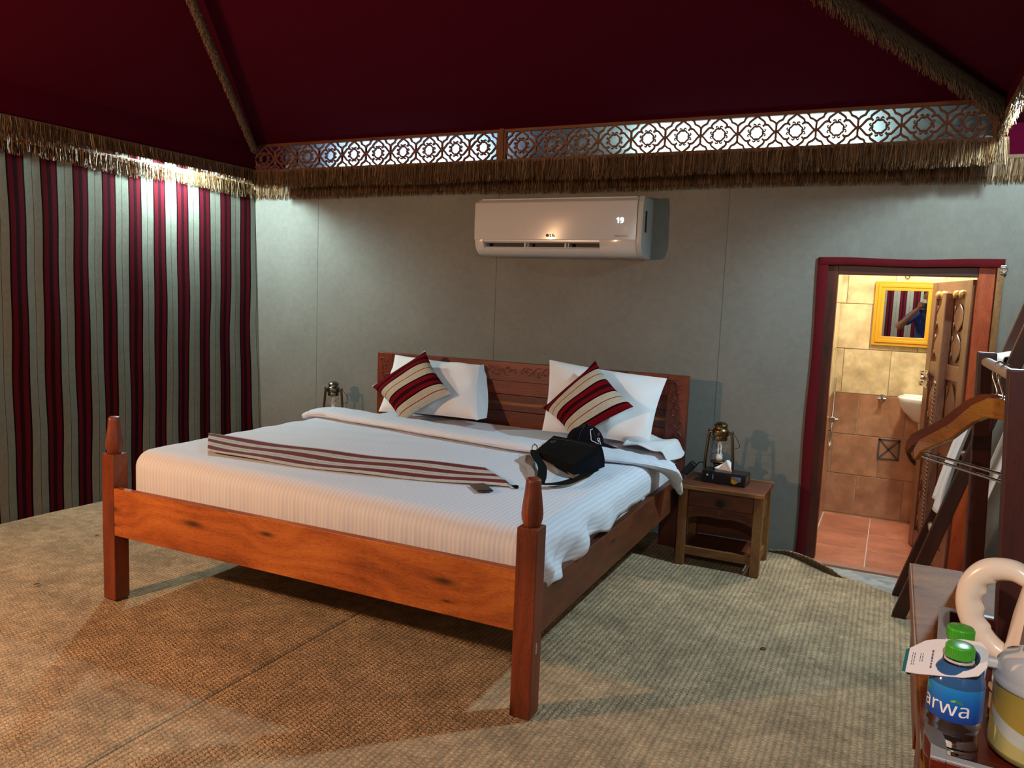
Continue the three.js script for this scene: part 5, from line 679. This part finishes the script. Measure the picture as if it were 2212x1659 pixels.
{
  const cx = 4.335, cz = 4.80, t = thing('person', 'person in a blue t-shirt and dark trousers holding up a phone to photograph the room', 'person', [cx, 0.012, cz]);
  const sh = 1.235, hip = 0.80, P = { lS: [cx - 0.165, sh, cz - 0.02], rS: [cx + 0.165, sh, cz - 0.02], lE: [cx - 0.335, 1.075, cz - 0.14], rE: [cx + 0.31, 1.06, cz - 0.13], lW: [4.215, 1.315, 4.53], rW: [4.425, 1.315, 4.53] };
  const skin = std({ color: lin(0.30, 0.16, 0.10), roughness: 0.55 }), eye = std({ color: lin(0.03, 0.02, 0.015), roughness: 0.2 }), hairM = std({ color: lin(0.012, 0.010, 0.009), roughness: 0.7 });
  const armBones = [[P.lS, P.lE, 0.047, 0.038], [P.lE, P.lW, 0.039, 0.026], [P.rS, P.rE, 0.047, 0.038], [P.rE, P.rW, 0.039, 0.026]];
  const torso = [[[cx, 1.2, cz], [cx, 1.0, cz + 0.005], 0.105, 0.10], [[cx - 0.11, 1.225, cz], [cx + 0.11, 1.225, cz], 0.062, 0.062], [[cx - 0.06, 1.1, cz], [cx - 0.055, 0.88, cz], 0.10, 0.095], [[cx + 0.06, 1.1, cz], [cx + 0.055, 0.88, cz], 0.10, 0.095]];
  const legs = [[[cx - 0.085, hip, cz], [cx - 0.1, 0.45, cz - 0.01], 0.085, 0.052], [[cx - 0.1, 0.45, cz - 0.01], [cx - 0.105, 0.09, cz + 0.02], 0.054, 0.036], [[cx + 0.085, hip, cz], [cx + 0.1, 0.45, cz - 0.01], 0.085, 0.052], [[cx + 0.1, 0.45, cz - 0.01], [cx + 0.105, 0.09, cz + 0.02], 0.054, 0.036], [[cx - 0.105, 0.05, cz + 0.04], [cx - 0.115, 0.042, cz - 0.13], 0.036, 0.028], [[cx + 0.105, 0.05, cz + 0.04], [cx + 0.115, 0.042, cz - 0.13], 0.036, 0.028]];
  const neck = [[[cx, 1.24, cz], [cx, 1.36, cz - 0.02], 0.052, 0.048]], HY = 1.47, HZ = cz - 0.035;
  const head = [[[cx, HY + 0.03, HZ + 0.012], [cx, HY + 0.03, HZ + 0.012], 0.085, 0.085], [[cx, HY - 0.015, HZ - 0.01], [cx, HY - 0.075, HZ - 0.045], 0.068, 0.036], [[cx, HY - 0.01, HZ - 0.083], [cx, HY - 0.038, HZ - 0.098], 0.010, 0.013], [[cx - 0.077, HY + 0.0, HZ + 0.01], [cx - 0.08, HY - 0.03, HZ + 0.008], 0.014, 0.009], [[cx + 0.077, HY + 0.0, HZ + 0.01], [cx + 0.08, HY - 0.03, HZ + 0.008], 0.014, 0.009], [[cx - 0.018, HY - 0.066, HZ - 0.078], [cx + 0.018, HY - 0.066, HZ - 0.078], 0.009, 0.009]];
  // hands gripping the two ends of the phone: palm, four bent fingers in front, thumb on the near side
  const hand = (W, s) => { const o = (x, y, z) => [W[0] + s * x, W[1] + y, W[2] + z], b = [[W, o(0.012, 0.03, -0.015), 0.026, 0.026], [o(0.0, 0.03, -0.02), o(0.0, 0.058, -0.03), 0.019, 0.014], [o(0.018, 0.02, -0.02), o(0.018, 0.05, -0.03), 0.019, 0.014]]; [0.064, 0.048, 0.032, 0.017].forEach((y, i) => { const L = [0.9, 1.0, 0.95, 0.8][i]; b.push([o(0.004, y, -0.028), o(0.006, y + 0.004, -0.052), 0.0092, 0.0085], [o(0.006, y + 0.004, -0.052), o(0.006 + 0.026 * L, y + 0.006, -0.066), 0.0085, 0.008], [o(0.006 + 0.026 * L, y + 0.006, -0.066), o(0.006 + 0.046 * L, y + 0.004, -0.0645), 0.008, 0.0068]); }); b.push([o(0.014, 0.018, -0.012), o(0.034, 0.034, -0.018), 0.0125, 0.0105], [o(0.034, 0.034, -0.018), o(0.054, 0.046, -0.026), 0.0102, 0.0082]); return b; };
  const hands = [[P.lW, 1], [P.rW, -1]].map(([W, s]) => blob([W[0] + s * 0.02, W[1] + 0.025, W[2] - 0.03], 0.078, 54, [...hand(W, s), [s > 0 ? P.lE : P.rE, W, 0.039, 0.026]], 0.0035));
  const bodyG = blob([cx, 0.72, cz - 0.1], 0.80, 112, [...armBones, ...torso.map(([a, b, r, q]) => [a, b, r - 0.008, q - 0.008]), ...legs, ...neck], 0.012), headG = blob([cx, HY - 0.02, HZ], 0.145, 76, [...head, ...neck], 0.010);
  const body = wpart(t, 'body', merge([bodyG, headG, ...hands]), skin);
  const shirtG = blob([cx, 1.05, cz - 0.04], 0.42, 84, [...torso.map(([a, b, r, q]) => [a, b, r + 0.008, q + 0.010]), [P.lS, [mix(P.lS[0], P.lE[0], 0.55), mix(P.lS[1], P.lE[1], 0.55), mix(P.lS[2], P.lE[2], 0.55)], 0.062, 0.062], [P.rS, [mix(P.rS[0], P.rE[0], 0.55), mix(P.rS[1], P.rE[1], 0.55), mix(P.rS[2], P.rE[2], 0.55)], 0.062, 0.062]], 0.014, (p, m) => Math.max(m, 0.80 - p[1], p[1] - 1.285)); wpart(t, 't_shirt', shirtG, std({ color: lin(0.018, 0.045, 0.19), roughness: 0.9 }));
  wpart(t, 'trousers', blob([cx, 0.5, cz - 0.02], 0.46, 76, legs.slice(0, 4).map(([a, b, r, q]) => [a, b, r + 0.016, q + 0.018]).concat([[[cx - 0.06, 0.9, cz], [cx + 0.06, 0.9, cz], 0.108, 0.108]]), 0.02, (p, m) => Math.max(m, p[1] - 0.95, 0.1 - p[1])), std({ color: lin(0.010, 0.011, 0.018), roughness: 0.9 }));
  wpart(t, 'shoe', blob([cx - 0.11, 0.06, cz - 0.05], 0.16, 44, [legs[4]].map(([a, b]) => [[a[0], 0.055, a[2]], [b[0], 0.05, b[2] - 0.01], 0.046, 0.04]), 0.01, (p, m) => Math.max(m, 0.0125 - p[1])), M.black); wpart(t, 'shoe', blob([cx + 0.11, 0.06, cz - 0.05], 0.16, 44, [legs[5]].map(([a, b]) => [[a[0], 0.055, a[2]], [b[0], 0.05, b[2] - 0.01], 0.046, 0.04]), 0.01, (p, m) => Math.max(m, 0.0125 - p[1])), M.black);
  wpart(t, 'hair', blob([cx, HY + 0.04, HZ + 0.01], 0.14, 56, [[[cx, HY + 0.04, HZ + 0.022], [cx, HY + 0.04, HZ + 0.022], 0.092, 0.092], [[cx, HY + 0.0, HZ + 0.045], [cx, HY - 0.03, HZ + 0.04], 0.062, 0.05]], 0.012, (p, m) => Math.max(m, HY + 0.055 - p[1] + (p[2] - HZ > 0.0 ? -0.12 : 0) , -(Math.hypot(p[0] - cx, p[1] - HY + 0.03, p[2] - HZ + 0.06) - 0.075))), hairM);
  for (const s of [-1, 1]) { const e = part(body, 'eye', new THREE.SphereGeometry(0.0085, 12, 8).translate(s * 0.03, HY - 0.012 + 0.012, HZ - 0.075 - cz), eye); e.position.y = 0; }
  const ph = thing('camera_phone', 'dark phone held up in both hands by the photographer', 'phone', [4.32, 1.346, 4.474]); part(ph, 'phone_body', box(-0.078, 0.078, -0.036, 0.036, -0.004, 0.004, 0.003), phys({ color: lin(0.02, 0.02, 0.022), roughness: 0.2 })); part(ph, 'lens', new THREE.CylinderGeometry(0.006, 0.006, 0.002, 16).rotateX(Math.PI / 2).translate(-0.010, 0.006, -0.005), M.black); part(ph, 'screen', box(-0.074, 0.074, -0.033, 0.033, 0.0038, 0.0046, 0.001), phys({ color: lin(0.01, 0.01, 0.012), roughness: 0.05 }));
}

scene.traverse((o) => { if (o.isMesh) { o.castShadow = true; o.receiveShadow = true; } });
renderer.render(scene, camera);
